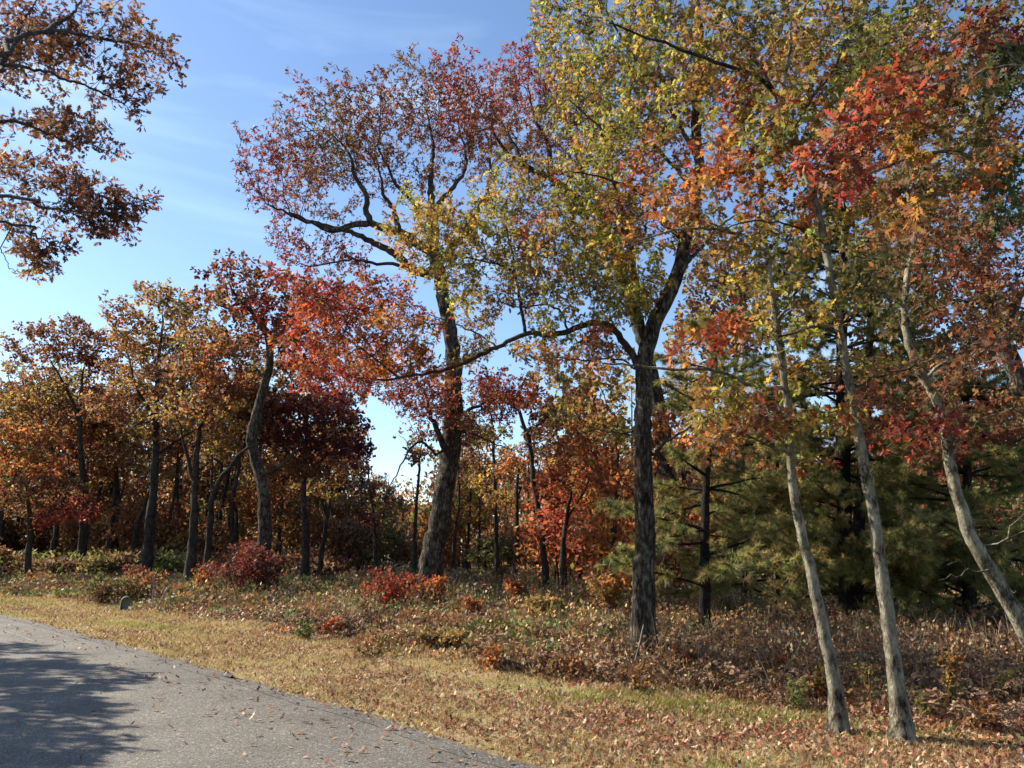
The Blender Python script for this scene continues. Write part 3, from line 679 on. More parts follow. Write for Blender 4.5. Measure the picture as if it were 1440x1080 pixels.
shade_tree()

# ------------------------------------------------------------------ middle-distance oaks (all individuals)
T = tree
kw = dict(step=.34, kill=.44, per=6, size=.19, shape='far', tw=.34, D=2.4, cjit=.15, dens=5.5)
T('oak_tree', 'crooked grey oak rising from a maroon bush, its trunk bending below a dark red crown', 27,
  [(364, 838), (371, 770), (372, 710), (364, 665), (354, 622), (362, 580), (373, 540), (380, 510), (378, 480), (366, 450)], .26, .12,
  [(322, 410, 34, 26, 90, 'maroon'), (345, 400, 34, 24, 80, 'redbrown'), (390, 410, 42, 25, 110, 'redbrown'), (430, 405, 36, 24, 90, 'red'), (345, 450, 40, 22, 45, 'russet'), (400, 455, 50, 32, 120, 'red'), (455, 430, 45, 28, 90, 'red'),
   (430, 490, 50, 30, 100, 'crimson'), (320, 480, 35, 25, 50, 'russet'), (510, 425, 45, 24, 70, 'redbrown'), (300, 440, 25, 25, 40, 'russet')],
  [(.10, .03, [(366, 450), (345, 430), (325, 405)], -1), (.12, .03, [(378, 490), (400, 460), (425, 440), (450, 420)], .5), (.06, .02, [(362, 672), (385, 660), (410, 640), (430, 610)], -1), (.06, .02, [(356, 625), (335, 640), (315, 665)], -1)],
  **{**kw, 'bark_m': M_BARK, 'branch_m': M_BRANCH, 'size': .17, 'step': .34, 'kill': .46})
T('oak_tree', 'small crooked oak at centre whose bare dark trunk curves left under a crimson top', 28,
  [(771, 818), (764, 770), (757, 720), (750, 670), (744, 620), (733, 585), (726, 560), (735, 540)], .13, .05,
  [(735, 555, 35, 18, 60, 'crimson'), (700, 560, 28, 16, 36, 'crimson'), (770, 575, 35, 22, 60, 'redbrown'), (750, 600, 28, 14, 26, 'redbrown')], [(.05, .02, [(742, 612), (765, 590), (785, 575)], 0)], **kw)
TR = [
 ('grey oak at the far left with a russet crown that stands alone against the sky', 42, [(111, 815), (118, 745), (119, 690), (113, 630), (113, 580), (116, 520)], .27, .12,
  [(78, 482, 40, 30, 100, 'russet'), (128, 472, 36, 25, 90, 'russet'), (45, 500, 28, 20, 45, 'russet'), (60, 545, 38, 26, 60, 'goldbrown'), (130, 510, 35, 25, 55, 'redbrown'), (150, 560, 30, 22, 40, 'redbrown'), (35, 575, 38, 26, 80, 'goldbrown'), (90, 590, 45, 22, 60, 'russet')],
  [(.1, .04, [(113, 590), (95, 550), (75, 515)], 0), (.09, .03, [(117, 690), (100, 670), (95, 640)], 0)]),
 ('tall oak with a gold and brown domed crown, highest of the left hand group', 36, [(205, 812), (210, 750), (215, 690), (220, 620), (220, 560), (224, 500), (230, 450)], .26, .1,
  [(230, 425, 36, 22, 110, 'goldbrown'), (258, 440, 30, 30, 90, 'goldbrown'), (190, 452, 30, 24, 80, 'goldbrown'), (165, 470, 20, 22, 45, 'orange'), (210, 480, 50, 30, 130, 'goldbrown'), (260, 490, 40, 35, 110, 'goldbrown'), (195, 530, 50, 30, 110, 'goldbrown'), (250, 545, 45, 35, 110, 'russet'), (170, 575, 40, 28, 80, 'russet'), (230, 600, 50, 28, 90, 'goldbrown')],
  [(.1, .04, [(222, 530), (245, 500), (258, 460)], 1), (.1, .03, [(221, 590), (195, 550), (180, 500)], -1), (.08, .03, [(219, 640), (250, 620), (280, 600)], 0)]),
 ('oak with an orange-brown crown just left of the crooked grey oak', 31, [(267, 818), (272, 750), (274, 700), (276, 650), (283, 590), (292, 540)], .22, .08,
  [(290, 480, 35, 26, 80, 'goldbrown'), (325, 500, 36, 26, 80, 'redbrown'), (280, 520, 40, 26, 90, 'russet'), (330, 545, 40, 26, 80, 'orange'), (300, 575, 50, 26, 100, 'russet'), (260, 580, 36, 24, 60, 'goldbrown'), (350, 590, 35, 25, 50, 'goldbrown')],
  [(.09, .03, [(275, 680), (262, 640), (255, 600)], 0), (.08, .03, [(283, 590), (310, 560), (330, 530)], .5)]),
 ('slanting grey oak that forks low, leaning right towards the crooked oak', 32, [(289, 812), (295, 750), (299, 700), (312, 670), (330, 650), (345, 625), (352, 590)], .17, .07,
  [(340, 560, 40, 22, 70, 'russet'), (370, 570, 30, 22, 45, 'redbrown'), (310, 620, 35, 22, 50, 'goldbrown')], [(.07, .03, [(299, 705), (297, 660), (300, 620)], .5)]),
 ('oak with a dense maroon crown hanging over a straight dark trunk', 33, [(428, 826), (430, 760), (427, 690), (430, 630), (432, 580)], .19, .08,
  [(400, 570, 45, 26, 120, 'maroon'), (450, 575, 45, 28, 130, 'maroon'), (500, 600, 32, 20, 80, 'maroon'), (380, 610, 45, 26, 110, 'maroon'), (440, 620, 50, 26, 120, 'maroon'), (495, 635, 30, 18, 60, 'maroon'), (360, 560, 30, 22, 60, 'redbrown'), (420, 660, 50, 18, 60, 'russet')],
  [(.06, .02, [(429, 670), (460, 640), (490, 610)], 0), (.06, .02, [(428, 660), (400, 630), (375, 600)], 0)]),
 ('thin forked oak beside the maroon crowned one', 36, [(447, 812), (455, 760), (463, 710), (470, 670), (478, 640)], .13, .05,
  [(470, 640, 40, 26, 60, 'redbrown'), (500, 670, 30, 20, 36, 'russet'), (450, 690, 30, 16, 26, 'goldbrown')], [(.05, .02, [(460, 725), (445, 690), (440, 660)], 0)]),
 ('dark leaning oak trunk in the shade behind the left shrubs', 44, [(185, 800), (192, 750), (205, 705), (215, 680)], .28, .1,
  [(190, 650, 50, 26, 90, 'russet'), (150, 640, 40, 26, 70, 'redbrown'), (230, 660, 40, 22, 60, 'goldbrown')], []),
 ('slim oak bent right between the two left-hand grey oaks', 46, [(153, 798), (160, 750), (167, 710), (175, 680)], .2, .08,
  [(150, 620, 45, 26, 80, 'redbrown'), (120, 660, 45, 24, 70, 'orange'), (185, 620, 35, 22, 50, 'goldbrown')], []),
 ('low-crowned oak with pinkish red leaves at the far left edge', 38, [(40, 822), (42, 750), (38, 690), (36, 640)], .17, .07,
  [(30, 650, 45, 26, 100, 'orange'), (70, 690, 45, 24, 90, 'redbrown'), (15, 700, 40, 26, 80, 'russet'), (95, 720, 35, 20, 50, 'red'), (40, 620, 40, 22, 80, 'orange'), (10, 600, 30, 25, 60, 'goldbrown')], []),
 ('oak with orange-brown leaves behind the far left grey oak', 50, [(75, 806), (78, 740), (75, 660), (70, 600)], .2, .08,
  [(60, 610, 50, 26, 90, 'russet'), (110, 620, 40, 26, 70, 'russet'), (20, 560, 40, 30, 70, 'russet')], []),
 ('slim straight oak left of the thick leaning trunk, nearly bare', 33, [(581, 812), (584, 740), (588, 680), (592, 630)], .12, .04,
  [(575, 645, 26, 18, 18, 'russet'), (605, 640, 28, 18, 22, 'olive'), (590, 610, 20, 12, 8, 'brown')], [(.03, .01, [(590, 650), (575, 625), (560, 612)], 0)]),
 ('thin twiggy oak left of the slim straight one, with a few dull leaves', 34, [(528, 810), (527, 750), (522, 700), (518, 660)], .09, .03,
  [(525, 690, 28, 22, 22, 'brown'), (545, 720, 28, 20, 26, 'olive'), (515, 730, 22, 16, 16, 'maroon')], []),
 ('thin oak at centre with a sparse twiggy top against the sky', 38, [(699, 806), (698, 740), (696, 680), (694, 620), (690, 580)], .13, .04,
  [(690, 620, 36, 24, 30, 'olive'), (670, 680, 26, 18, 30, 'gold'), (715, 660, 26, 18, 30, 'russet')], [(.03, .01, [(695, 640), (675, 610), (665, 585)], 0), (.03, .01, [(695, 620), (712, 600), (722, 585)], 0)]),
 ('oak with a rusty crown just left of the curving bare trunk', 35, [(723, 808), (727, 750), (727, 700), (730, 650)], .15, .06,
  [(725, 660, 36, 22, 60, 'orange'), (755, 680, 30, 18, 40, 'russet'), (700, 700, 30, 16, 40, 'gold')], [(.05, .02, [(727, 700), (740, 670), (755, 655)], 0)]),
 ('short orange-leaved oak to the right of the curving bare trunk', 25, [(791, 824), (792, 780), (797, 730), (803, 690)], .13, .05,
  [(800, 640, 36, 28, 110, 'orange'), (830, 600, 36, 28, 110, 'orange'), (780, 680, 30, 20, 50, 'red'), (840, 670, 36, 26, 100, 'orange'), (790, 600, 30, 22, 60, 'gold'), (820, 560, 40, 22, 80, 'orange'), (850, 720, 36, 22, 90, 'orange')], [(.04, .015, [(797, 730), (820, 690), (840, 650)], 0)]),
 ('orange oak half hidden behind the rough-barked yellow-green oak', 20, [(862, 845), (860, 790), (866, 720), (870, 640)], .12, .05,
  [(860, 600, 36, 30, 100, 'gold'), (875, 680, 36, 28, 110, 'orange'), (840, 740, 34, 24, 90, 'orange'), (870, 770, 36, 18, 80, 'orange'), (930, 600, 32, 30, 80, 'orange'), (940, 700, 30, 28, 80, 'orange'), (850, 540, 40, 24, 70, 'gold'), (800, 545, 40, 22, 50, 'gold')], []),
 ('rust-coloured oak in the gap between the yellow-green oak and thin pine', 24, [(955, 835), (958, 760), (962, 690), (960, 620)], .12, .05,
  [(950, 640, 30, 26, 80, 'orange'), (970, 560, 34, 28, 80, 'gold'), (940, 760, 26, 28, 80, 'red'), (960, 700, 28, 22, 60, 'russet'), (1010, 600, 36, 26, 60, 'russet'), (955, 800, 26, 18, 40, 'orange')], []),
 ('distant twin-stemmed oak glimpsed above the pine boughs', 30, [(1032, 815), (1034, 740), (1036, 670), (1034, 620)], .14, .06,
  [(1030, 600, 40, 30, 80, 'russet'), (1080, 620, 40, 30, 70, 'orange'), (1120, 680, 40, 26, 60, 'russet'), (1000, 680, 34, 20, 50, 'russet')], [(.07, .03, [(1034, 740), (1022, 690), (1026, 640)], 0)]),
 ('far oak with gold leaves in the gap left of centre', 45, [(655, 800), (660, 740), (662, 690)], .13, .05,
  [(650, 690, 30, 26, 70, 'gold'), (680, 720, 30, 22, 60, 'gold'), (640, 730, 26, 20, 50, 'gold'), (665, 665, 24, 18, 40, 'gold')], []),
 ('rust-red oak seen between the right-hand pines and the leaning pale oak', 19, [(1300, 850), (1305, 770), (1310, 690), (1300, 600)], .13, .05,
  [(1260, 600, 50, 30, 70, 'russet'), (1340, 620, 50, 30, 80, 'redbrown'), (1400, 660, 50, 30, 70, 'redbrown'), (1230, 520, 50, 30, 60, 'russet'), (1330, 500, 60, 40, 90, 'russet'), (1420, 560, 40, 30, 60, 'olive'), (1250, 400, 60, 40, 70, 'olive'), (1380, 720, 40, 22, 40, 'redbrown')], []),
 ('olive and rust oak filling the upper right behind the forked slender oak', 17, [(1200, 870), (1210, 700), (1222, 500), (1230, 300)], .16, .06,
  [(1200, 120, 60, 50, 120, 'olive'), (1260, 60, 60, 50, 120, 'olive'), (1140, 30, 60, 40, 90, 'gold'), (1230, 220, 60, 45, 110, 'russet'), (1290, 150, 60, 50, 110, 'russet'), (1170, 200, 50, 40, 80, 'goldred'), (1060, 60, 60, 45, 90, 'gold'), (1100, 130, 50, 40, 80, 'gold'), (1190, 330, 50, 35, 60, 'olive'), (1350, 80, 60, 50, 100, 'olive'), (1250, 330, 60, 40, 90, 'goldbrown'), (1290, 430, 60, 40, 90, 'russet'), (1180, 420, 50, 40, 70, 'goldbrown'), (1360, 480, 60, 40, 80, 'olive'), (1110, 400, 50, 40, 60, 'olive'), (1420, 450, 50, 40, 80, 'russet')], []),
 ('brown-leaved oak behind the thin pine trunk', 23, [(1050, 840), (1045, 700), (1035, 520), (1030, 400)], .15, .06,
  [(1010, 420, 50, 40, 90, 'russet'), (1060, 380, 50, 40, 90, 'olive'), (1000, 380, 40, 40, 80, 'gold'), (1030, 480, 50, 30, 60, 'russet'), (1090, 450, 50, 40, 70, 'olive'), (1110, 330, 50, 40, 70, 'olive'), (960, 470, 40, 30, 60, 'gold'), (980, 540, 36, 24, 50, 'olive')], []),
 ('slim oak in shade between the maroon crowned oak and the thin twiggy one', 48, [(487, 800), (489, 750), (492, 700)], .12, .05,
  [(480, 710, 36, 24, 50, 'russet'), (510, 740, 30, 20, 40, 'orange'), (460, 745, 30, 20, 40, 'russet')], []),
 ('oak with orange leaves low behind the crooked grey oak', 45, [(395, 804), (393, 750), (397, 700)], .15, .06,
  [(380, 700, 40, 24, 70, 'orange'), (410, 730, 36, 22, 60, 'russet'), (345, 715, 36, 22, 60, 'orange'), (390, 660, 40, 22, 60, 'russet')], []),
]
for lab, Yd, tk, ra, rb, bl, lm in TR:
    T('oak_tree', lab, Yd, tk, ra, min(rb, .045), bl, lm, **{**kw, 'size': .12+.0017*Yd})

# slim oaks standing further back: three built, the rest copies of them
def copy_tree(o, loc, rz, sc):
    c = o.copy(); SC.collection.objects.link(c); c.location = loc; c.rotation_euler = (0, 0, rz); c.scale = (sc, sc, sc)
    for ch in o.children:
        d = ch.copy(); SC.collection.objects.link(d); d.parent = c
    return c
SL = 'slim dark-stemmed oak standing back in the shaded woods behind the front row of oaks'
protos = []
for i, (tk, bl) in enumerate([
   ([(330, 800), (333, 740), (330, 680), (336, 620), (335, 570)], [(335, 570, 42, 24, 60, 'goldbrown'), (310, 610, 36, 22, 40, 'russet'), (360, 615, 34, 22, 36, 'goldbrown'), (335, 650, 36, 16, 24, 'russet')]),
   ([(240, 800), (238, 740), (246, 690), (250, 630), (244, 580)], [(245, 575, 44, 26, 60, 'russet'), (270, 620, 36, 22, 40, 'redbrown'), (220, 625, 34, 22, 40, 'russet')]),
   ([(470, 800), (468, 740), (462, 690), (466, 640), (470, 600)], [(465, 610, 40, 28, 60, 'goldbrown'), (440, 650, 32, 20, 34, 'orange'), (495, 655, 32, 20, 34, 'russet')])]):
    protos.append(T('slim_oak_tree', SL, 45, tk, .13, .03, bl, [(.05, .015, [tk[3], (tk[3][0]+18, tk[3][1]-28), (tk[3][0]+30, tk[3][1]-50)], .5)], **{**kw, 'size': .19, 'group': 'slim oaks at the back of the woods', 'dens': 3.2}))
rgs = np.random.default_rng(99)
for i, cx in enumerate([20, 60, 92, 135, 168, 182, 232, 252, 300, 318, 345, 385, 402, 440, 452, 482, 510, 545, 640, 676, 712, 738, 752, 812, 835, 935, 1020, 1130, 1240, 1330, 1405]):
    Yq = rgs.uniform(40, 60) if cx < 560 else (rgs.uniform(42, 60) if cx < 780 else rgs.uniform(30, 42))
    copy_tree(protos[i % 3], ((cx-720)/F*Yq*1.01, Yq, 0), rgs.uniform(0, 6.28), rgs.uniform(1.0, 1.15)*(1.22 if cx < 490 else 1)*(.7 if 500 < cx < 800 else 1)*(.8 if cx > 800 else 1))

sl = sorted([o for o in SC.objects if o.name.startswith('slim_oak_tree')], key=lambda o: o.location.x/o.location.y)
ordn = lambda i: str(i)+('th' if 10 < i % 100 < 14 else {1: 'st', 2: 'nd', 3: 'rd'}.get(i % 10, 'th'))
for i, o in enumerate(sl):
    o['label'] = 'slim dark-stemmed oak in the shaded back row, %s from the left of its row' % ordn(i+1)

# ------------------------------------------------------------------ white pines
def pine(label, Y, trunk, r0, r1, zlo, zhi, reach, n, pal='pine', seed=1, tuft=60, wdt=.006, bl=None):
    rng = np.random.default_rng(seed); m = len(trunk)
    tp = [P(a[0], a[1], Y) for a in trunk]; tp[0][2] = -.05
    tr = smooth_poly(tp, .25, rng, .006)
    skel = []; pos = [*tr]; par = list(range(-1, len(tr)-1)); spec = list(np.linspace(r0, r1, len(tr))); lid = [0]*len(tr)
    tips, tdir, tcol = [], [], []
    zt = tr[:, 2]; wh = np.linspace(zlo, zhi, max(2, n//5))
    for z in wh:
        for k in range(5):
            a = rng.uniform(0, 2*math.pi); zz = z+rng.normal(0, .3)
            i0 = int(np.abs(zt-zz).argmin()); t = (zz-zlo)/(zhi-zlo)
            Ln = reach*(1-.65*max(0, t))*rng.uniform(.6, 1.1)
            st = max(6, int(Ln/.16)); p = tr[i0].copy(); prev = i0; up = rng.uniform(-.2, .45)+.25*t
            h = a
            for s in range(st):
                h += rng.normal(0, .07); f = s/st
                d = norm(np.array([math.cos(h), math.sin(h), up-.35*f+.35*f*f+rng.normal(0, .04)]))
                p = p+d*(Ln/st); pos.append(p.copy()); par.append(prev); prev = len(pos)-1; spec.append(.024*(1-f)+.004); lid.append(1)
                if f > .22:
                    for side in (-1, 1):
                        if rng.random() < .9:
                            hs = h+side*rng.uniform(.6, 1.1); vz = rng.normal(0, .45); q = p.copy(); pv = prev; sl = Ln*.30*(1-f*.6)*rng.uniform(.5, 1.2); ns = max(2, int(sl/.13))
                            for u in range(ns):
                                ds = norm(np.array([math.cos(hs), math.sin(hs), vz+rng.normal(.0, .12)])); hs += rng.normal(0, .12)
                                q = q+ds*(sl/ns); pos.append(q.copy()); par.append(pv); pv = len(pos)-1; spec.append(.004); lid.append(2)
                                tips.append(q.copy()); tdir.append(norm(ds+np.array([0, 0, rng.uniform(-.2, .3)])))
                    if f > .5: tips.append(p.copy()); tdir.append(d)
    pos = np.array(pos); par = np.array(par); r = np.array(spec); lid = np.array(lid)
    root = empty('pine_tree', (float(tr[0][0]), float(tr[0][1]), 0)); tag(root, label, 'tree')
    Tt, _ = tubes(pos, par, r, lid, rng, [(.012, 4), (.05, 12)], lambda k, s, pk, rr: 'trunk' if k == 0 else ('limb_%03d' % k if pk == 'trunk' and k else pk), flare=.3)
    for k, (V, Fs) in Tt.items(): mesh_obj('limb' if k[0] == 'l' else k, V, Fs, M_PINEB, root, smooth=True)
    tips = np.array(tips); tdir = np.array(tdir); k = len(tips)
    b = np.repeat(tips, tuft, 0); d = norm(np.repeat(tdir, tuft, 0)*1.0+rng.normal(0, .75, b.shape)+np.array([0, 0, .05]))
    b = b-np.repeat(tdir, tuft, 0)*rng.uniform(0, .1, (len(b), 1)); ln = rng.uniform(.09, .17, (len(b), 1))
    sd = norm(np.cross(d, rng.normal(0, 1, d.shape)))*wdt
    V = np.stack([b-sd, b+sd, b+d*ln+np.array([0, 0, -.012])], 1).reshape(-1, 3)
    cc = PAL[pal][rng.integers(0, 4, k)]
    if bl: 
        lo = rng.random(k) < bl(tips); cc = np.where(lo[:, None], PAL['pineold'][rng.integers(0, 4, k)], cc)
    C = np.repeat(cc*rng.uniform(.7, 1.3, (k, 1)), tuft, 0)*rng.uniform(.8, 1.2, (len(b), 1)); C = np.repeat(C, 3, 0)
    mesh_obj('crown', V, [np.arange(len(V)).reshape(-1, 3)], M_NEEDLE, root, col=C)
    return root
pine('big white pine with thick dark trunk and wide boughs behind the slender pale oaks', 16.6, [(1192, 882), (1190, 780), (1186, 660), (1184, 520), (1186, 400), (1190, 300)], .18, .08, 1.0, 9.5, 3.6, 105, seed=11,
     bl=lambda t: np.clip(.75-.12*t[:, 2], .1, .7))
pine('thin white pine with narrow dark trunk just right of the yellow-green oak', 14.6, [(990, 890), (991, 800), (992, 700), (996, 620), (1003, 540), (1008, 470)], .10, .05, 1.2, 6.5, 2.3, 40, seed=12,
     bl=lambda t: np.clip(.5-.1*t[:, 2], .05, .5))
pine('young yellowing white pine with boughs to the ground, left of the big pine', 18.5, [(1095, 866), (1094, 790), (1092, 700), (1094, 620)], .09, .03, .35, 5.0, 3.1, 75, seed=13, bl=lambda t: np.full(len(t), .6))
pine('white pine with dark green boughs low at the right behind the leaning pale oak', 15.5, [(1365, 885), (1362, 780), (1360, 660), (1358, 560)], .13, .05, .5, 6.5, 3.4, 85, seed=14, bl=lambda t: np.full(len(t), .1))
pine('dark pine standing at the far left edge behind the oaks', 52, [(-8, 800), (-6, 700), (-4, 600), (-3, 535)], .25, .06, 4.5, 12.6, 4.5, 90, seed=15, wdt=.02, tuft=12)
pine('small bright green pine in the far gap at the centre', 42, [(682, 812), (682, 790), (682, 765)], .08, .03, .3, 2.4, 1.7, 40, seed=16, wdt=.014, tuft=14, pal='green' if False else 'pine')

# ------------------------------------------------------------------ saplings and shrubs one can tell apart
def shrub(name, label, px, py, rx, ry, h_px, pal, cnt, size=.08, cat='shrub', Y=None, stems=4, shape='oak', per=4, D=.4, seed=None, pal2=None, cy=None):
    b = G(px, py) if Y is None else P(px, py, Y); Y = b[1]
    top = py-h_px
    bl = [(px, top if cy is None else cy, rx, ry, cnt, pal)]
    if pal2: bl.append((px, top+ry*.4, rx, ry, cnt//2, pal2))
    rr = np.random.default_rng(seed or 77+NTREE)
    lm = []
    for i in range(stems-1):
        u = rr.uniform(-1, 1)
        lm.append((.008, .004, [(px, py-2), (px+u*rx*.4, py-h_px*.5), (px+u*rx*.8, top+rr.uniform(-.3, .4)*ry)], rr.uniform(-D, D)))
    s = mpp(px, py, Y); st = max(.05, min(.16, ry*s*.28))
    tree(name, label, Y, [(px, py), (px+rr.uniform(-3, 3), py-h_px*.5), (px+rr.uniform(-5, 5), top)], .013, .005, bl, lm, D=D, step=st, kill=st*1.2, per=per, size=size,
         shape=shape, tw=st*1.6, thr=.02, dens=1.0, bark_m=M_BRANCH, cat=cat, flare=0, sides=6, tip=.0025, jit=.003, droop=.15)
shrub('oak_sapling', 'bright crimson oak sapling bush in front of the thick leaning trunk', 552, 864, 44, 24, 44, 'crimson', 300, .12, 'sapling', D=.8, pal2='scarlet', stems=7)
shrub('oak_sapling', 'pink-orange sapling beside the thick leaning trunk, right of the crimson bush', 610, 866, 24, 16, 48, 'orange', 50, .12, 'sapling', D=.4, pal2='goldred')
shrub('oak_sapling', 'orange sapling with tiers of flat leaves standing above the brush at centre', 730, 866, 28, 14, 42, 'orange', 50, .12, 'sapling', D=.4)
shrub('oak_sapling', 'low rusty orange sapling below the tiered orange one', 765, 886, 38, 14, 36, 'goldbrown', 60, .11, 'sapling', D=.5)
shrub('oak_sapling', 'dark maroon bush around the foot of the crooked grey oak', 352, 846, 50, 34, 56, 'maroon', 220, .14, 'sapling', D=1.5, Y=26, stems=8, pal2='maroon')
shrub('oak_sapling', 'small yellow-orange sapling in the brush left of the maroon bush', 252, 848, 18, 5, 20, 'hotorange', 26, .13, 'sapling', D=.35, pal2='gold')
shrub('shrub', 'dull olive-brown bush at the verge left of the stone marker', 140, 851, 30, 22, 26, 'olive', 130, .11, D=.9, stems=7, pal2='brown')
shrub('shrub', 'brown and pinkish bush behind the stone marker', 195, 846, 30, 22, 30, 'russet', 130, .12, D=.9, stems=7, pal2='olive', Y=25)
shrub('oak_sapling', 'sparse rusty sapling left of the maroon bush, above the brush', 290, 838, 26, 20, 40, 'orange', 70, .13, 'sapling', D=.7, Y=27)
shrub('oak_sapling', 'knee-high orange-red sapling at the verge edge in front of the brush', 690, 945, 14, 12, 30, 'orange', 12, .06, 'sapling', D=.2, stems=3)
shrub('oak_sapling', 'tiny red-orange sapling low on the verge edge left of centre', 470, 893, 18, 3, 14, 'scarlet', 16, .08, 'sapling', D=.25, stems=3)
shrub('oak_sapling', 'small orange seedling in the litter left of the slender oaks', 1150, 985, 26, 7, 22, 'goldred', 10, .085, 'sapling', D=.2, stems=3)
shrub('oak_sapling', 'thin arching stem with pale yellow leaves right of the slender oaks', 1335, 1005, 34, 12, 80, 'gold', 14, .06, 'sapling', D=.25, stems=3, shape='mid', per=2)
shrub('oak_sapling', 'leggy seedling with bright yellow leaves at the right edge', 1418, 985, 20, 7, 32, 'gold', 14, .065, 'sapling', D=.2, stems=3, shape='mid', per=3)
shrub('oak_sapling', 'yellow-leaved seedling between the two slender oaks', 1222, 985, 14, 14, 40, 'gold', 12, .06, 'sapling', D=.2, stems=3, shape='mid', per=2)
shrub('shrub', 'leafy green shrub in the sun left of the yellow-green oak trunk', 838, 915, 30, 10, 22, 'green', 60, .05, D=.5, stems=8, shape='mid')
shrub('oak_sapling', 'orange-red leafy sapling in the brush right of the crimson bush', 655, 880, 26, 11, 32, 'orange', 34, .1, 'sapling', D=.4)
shrub('oak_sapling', 'orange thicket sapling at the wood edge left of the yellow-green oak', 850, 850, 46, 24, 40, 'orange', 110, .12, 'sapling', D=1.2, Y=19, stems=6, pal2='goldbrown')

shrub('oak_sapling', 'straggling rust-orange sapling at the verge edge left of the rough-barked oak', 800, 955, 26, 10, 26, 'russet', 22, .07, 'sapling', D=.25, stems=4)
shrub('oak_sapling', 'low red-brown sapling in the brush just right of the rough-barked oak trunk', 960, 950, 24, 10, 26, 'redbrown', 40, .07, 'sapling', D=.3, stems=4)
shrub('shrub', 'pale straw-coloured bush in the sunny brush at centre', 620, 915, 44, 12, 20, 'goldbrown', 36, .06, D=.5, stems=8, shape='mid', pal2='olive')
shrub('shrub', 'yellow-green bush catching sun in the brush below the curving bare oak', 700, 900, 44, 12, 22, 'green', 44, .06, D=.5, stems=8, shape='mid', pal2='gold')
for i, (px, py, rx, h, pal, c, lab) in enumerate([
   (1090, 960, 20, 26, 'goldred', 26, 'seedling with gold and red leaves in the dark brush left of the slender oaks'),
   (1030, 935, 18, 24, 'gold', 16, 'sparse yellow seedling in the dark brush in front of the thin pine'),
   (1300, 1010, 16, 22, 'olive', 20, 'small olive-leaved seedling in the litter just right of the slender oaks'),
   (1385, 1030, 22, 26, 'russet', 30, 'rusty seedling in the leaf litter at the lower right'),
   (1120, 1000, 14, 18, 'green', 16, 'tiny green seedling at the brush edge left of the slender oaks'),
   (900, 975, 26, 15, 'russet', 12, 'low orange seedling in front of the rough-barked oak trunk'),
   (520, 925, 30, 14, 'olive', 20, 'low olive bush at the verge edge left of centre'),
   (430, 900, 30, 16, 'green', 18, 'low green bush in the sunny brush near the left of the verge'),
   (1255, 925, 18, 22, 'gold', 14, 'thin yellow seedling against the dark pines between the slender oaks')]):
    shrub('oak_sapling' if 'seedling' in lab else 'shrub', lab, px, py, rx, rx*.5, h, pal, c, .065, 'sapling' if 'seedling' in lab else 'shrub', D=.25, stems=4, shape='mid' if i % 2 else 'oak', per=3)
# ------------------------------------------------------------------ stone marker and pale stake
def marker():
    c = G(175, 860); s = mpp(175, 860, c[1]); hw, h, dd = 8.5*s/1.0*.75, 21*s, .05
    pts = []
    for i in range(13):
        a = math.pi*i/12; pts.append((hw*math.cos(a), h-hw+hw*math.sin(a)))
    prof = [(hw*1.12, -.05), (hw*1.06, .1)]+pts+[(-hw*1.06, .1), (-hw*1.12, -.05)]
    prof = np.array(prof); n = len(prof); rg = np.random.default_rng(4)
    rings = []
    for yy, sc in ((-dd, .86), (-dd*.75, .97), (dd*.75, 1.0), (dd, .88)):
        q = prof.copy(); q[:, 0] *= sc; q[:, 1] = np.where(q[:, 1] > 0, q[:, 1]*(.5+.5*sc) , q[:, 1])
        rings.append(np.c_[q[:, 0], np.full(n, yy), q[:, 1]]+rg.normal(0, .002, (n, 3)))
    V = np.vstack(rings); a = .35
    R = np.array([[math.cos(a), -math.sin(a), 0], [math.sin(a), math.cos(a), 0], [0.05, 0, 1]])
    V = V@R.T+np.array([c[0], c[1], 0])
    Fq = [[k*n+i, k*n+(i+1) % n, (k+1)*n+(i+1) % n, (k+1)*n+i] for k in range(3) for i in range(n)]
    caps = [list(range(n)), [3*n+i for i in range(n)][::-1]]
    o = mesh_obj('stone_marker', V, [np.array(Fq), np.array(caps)], M_STONE, smooth=False)
    tag(o, 'small grey-green stone marker with a rounded top, standing at the edge of the verge', 'marker')
M_STONE = ground_mat('mossy_stone', [(.35, (.07, .08, .06)), (.5, (.14, .15, .11)), (.65, (.22, .22, .18))], 9, 60, .004)[0]
marker()
def stick(name, label, pts, r, Y, cat):
    rg = np.random.default_rng(9); pl = smooth_poly([P(a, b, Y) for a, b in pts], .08, rg, .004); n = len(pl)
    T_, _ = tubes(pl, np.arange(-1, n-1), np.linspace(r, r*.7, n), np.zeros(n, int), rg, [(0, 8)], lambda k, s, pk, rr: 't')
    V, Fs = T_['t']; k = 8; caps = np.array([list(range(k))[::-1], list(range(len(V)-k, len(V)))])
    tag(mesh_obj(name, V, Fs+[caps], M_DEADW, smooth=True), label, cat)
stick('stake', 'thin bleached upright stake in the brush right of the stone marker', [(215, 852), (215, 838), (217, 822), (218, 808)], .02, 21, 'stake')
stick('dead_branch', 'bleached dead branch leaning in the brush beside the upright stake', [(224, 850), (229, 838), (236, 828)], .025, 21, 'branch')
stick('dead_branch', 'bare grey stick propped against the base of the rough-barked oak', [(893, 930), (898, 910), (905, 880)], .008, 10.3, 'branch')

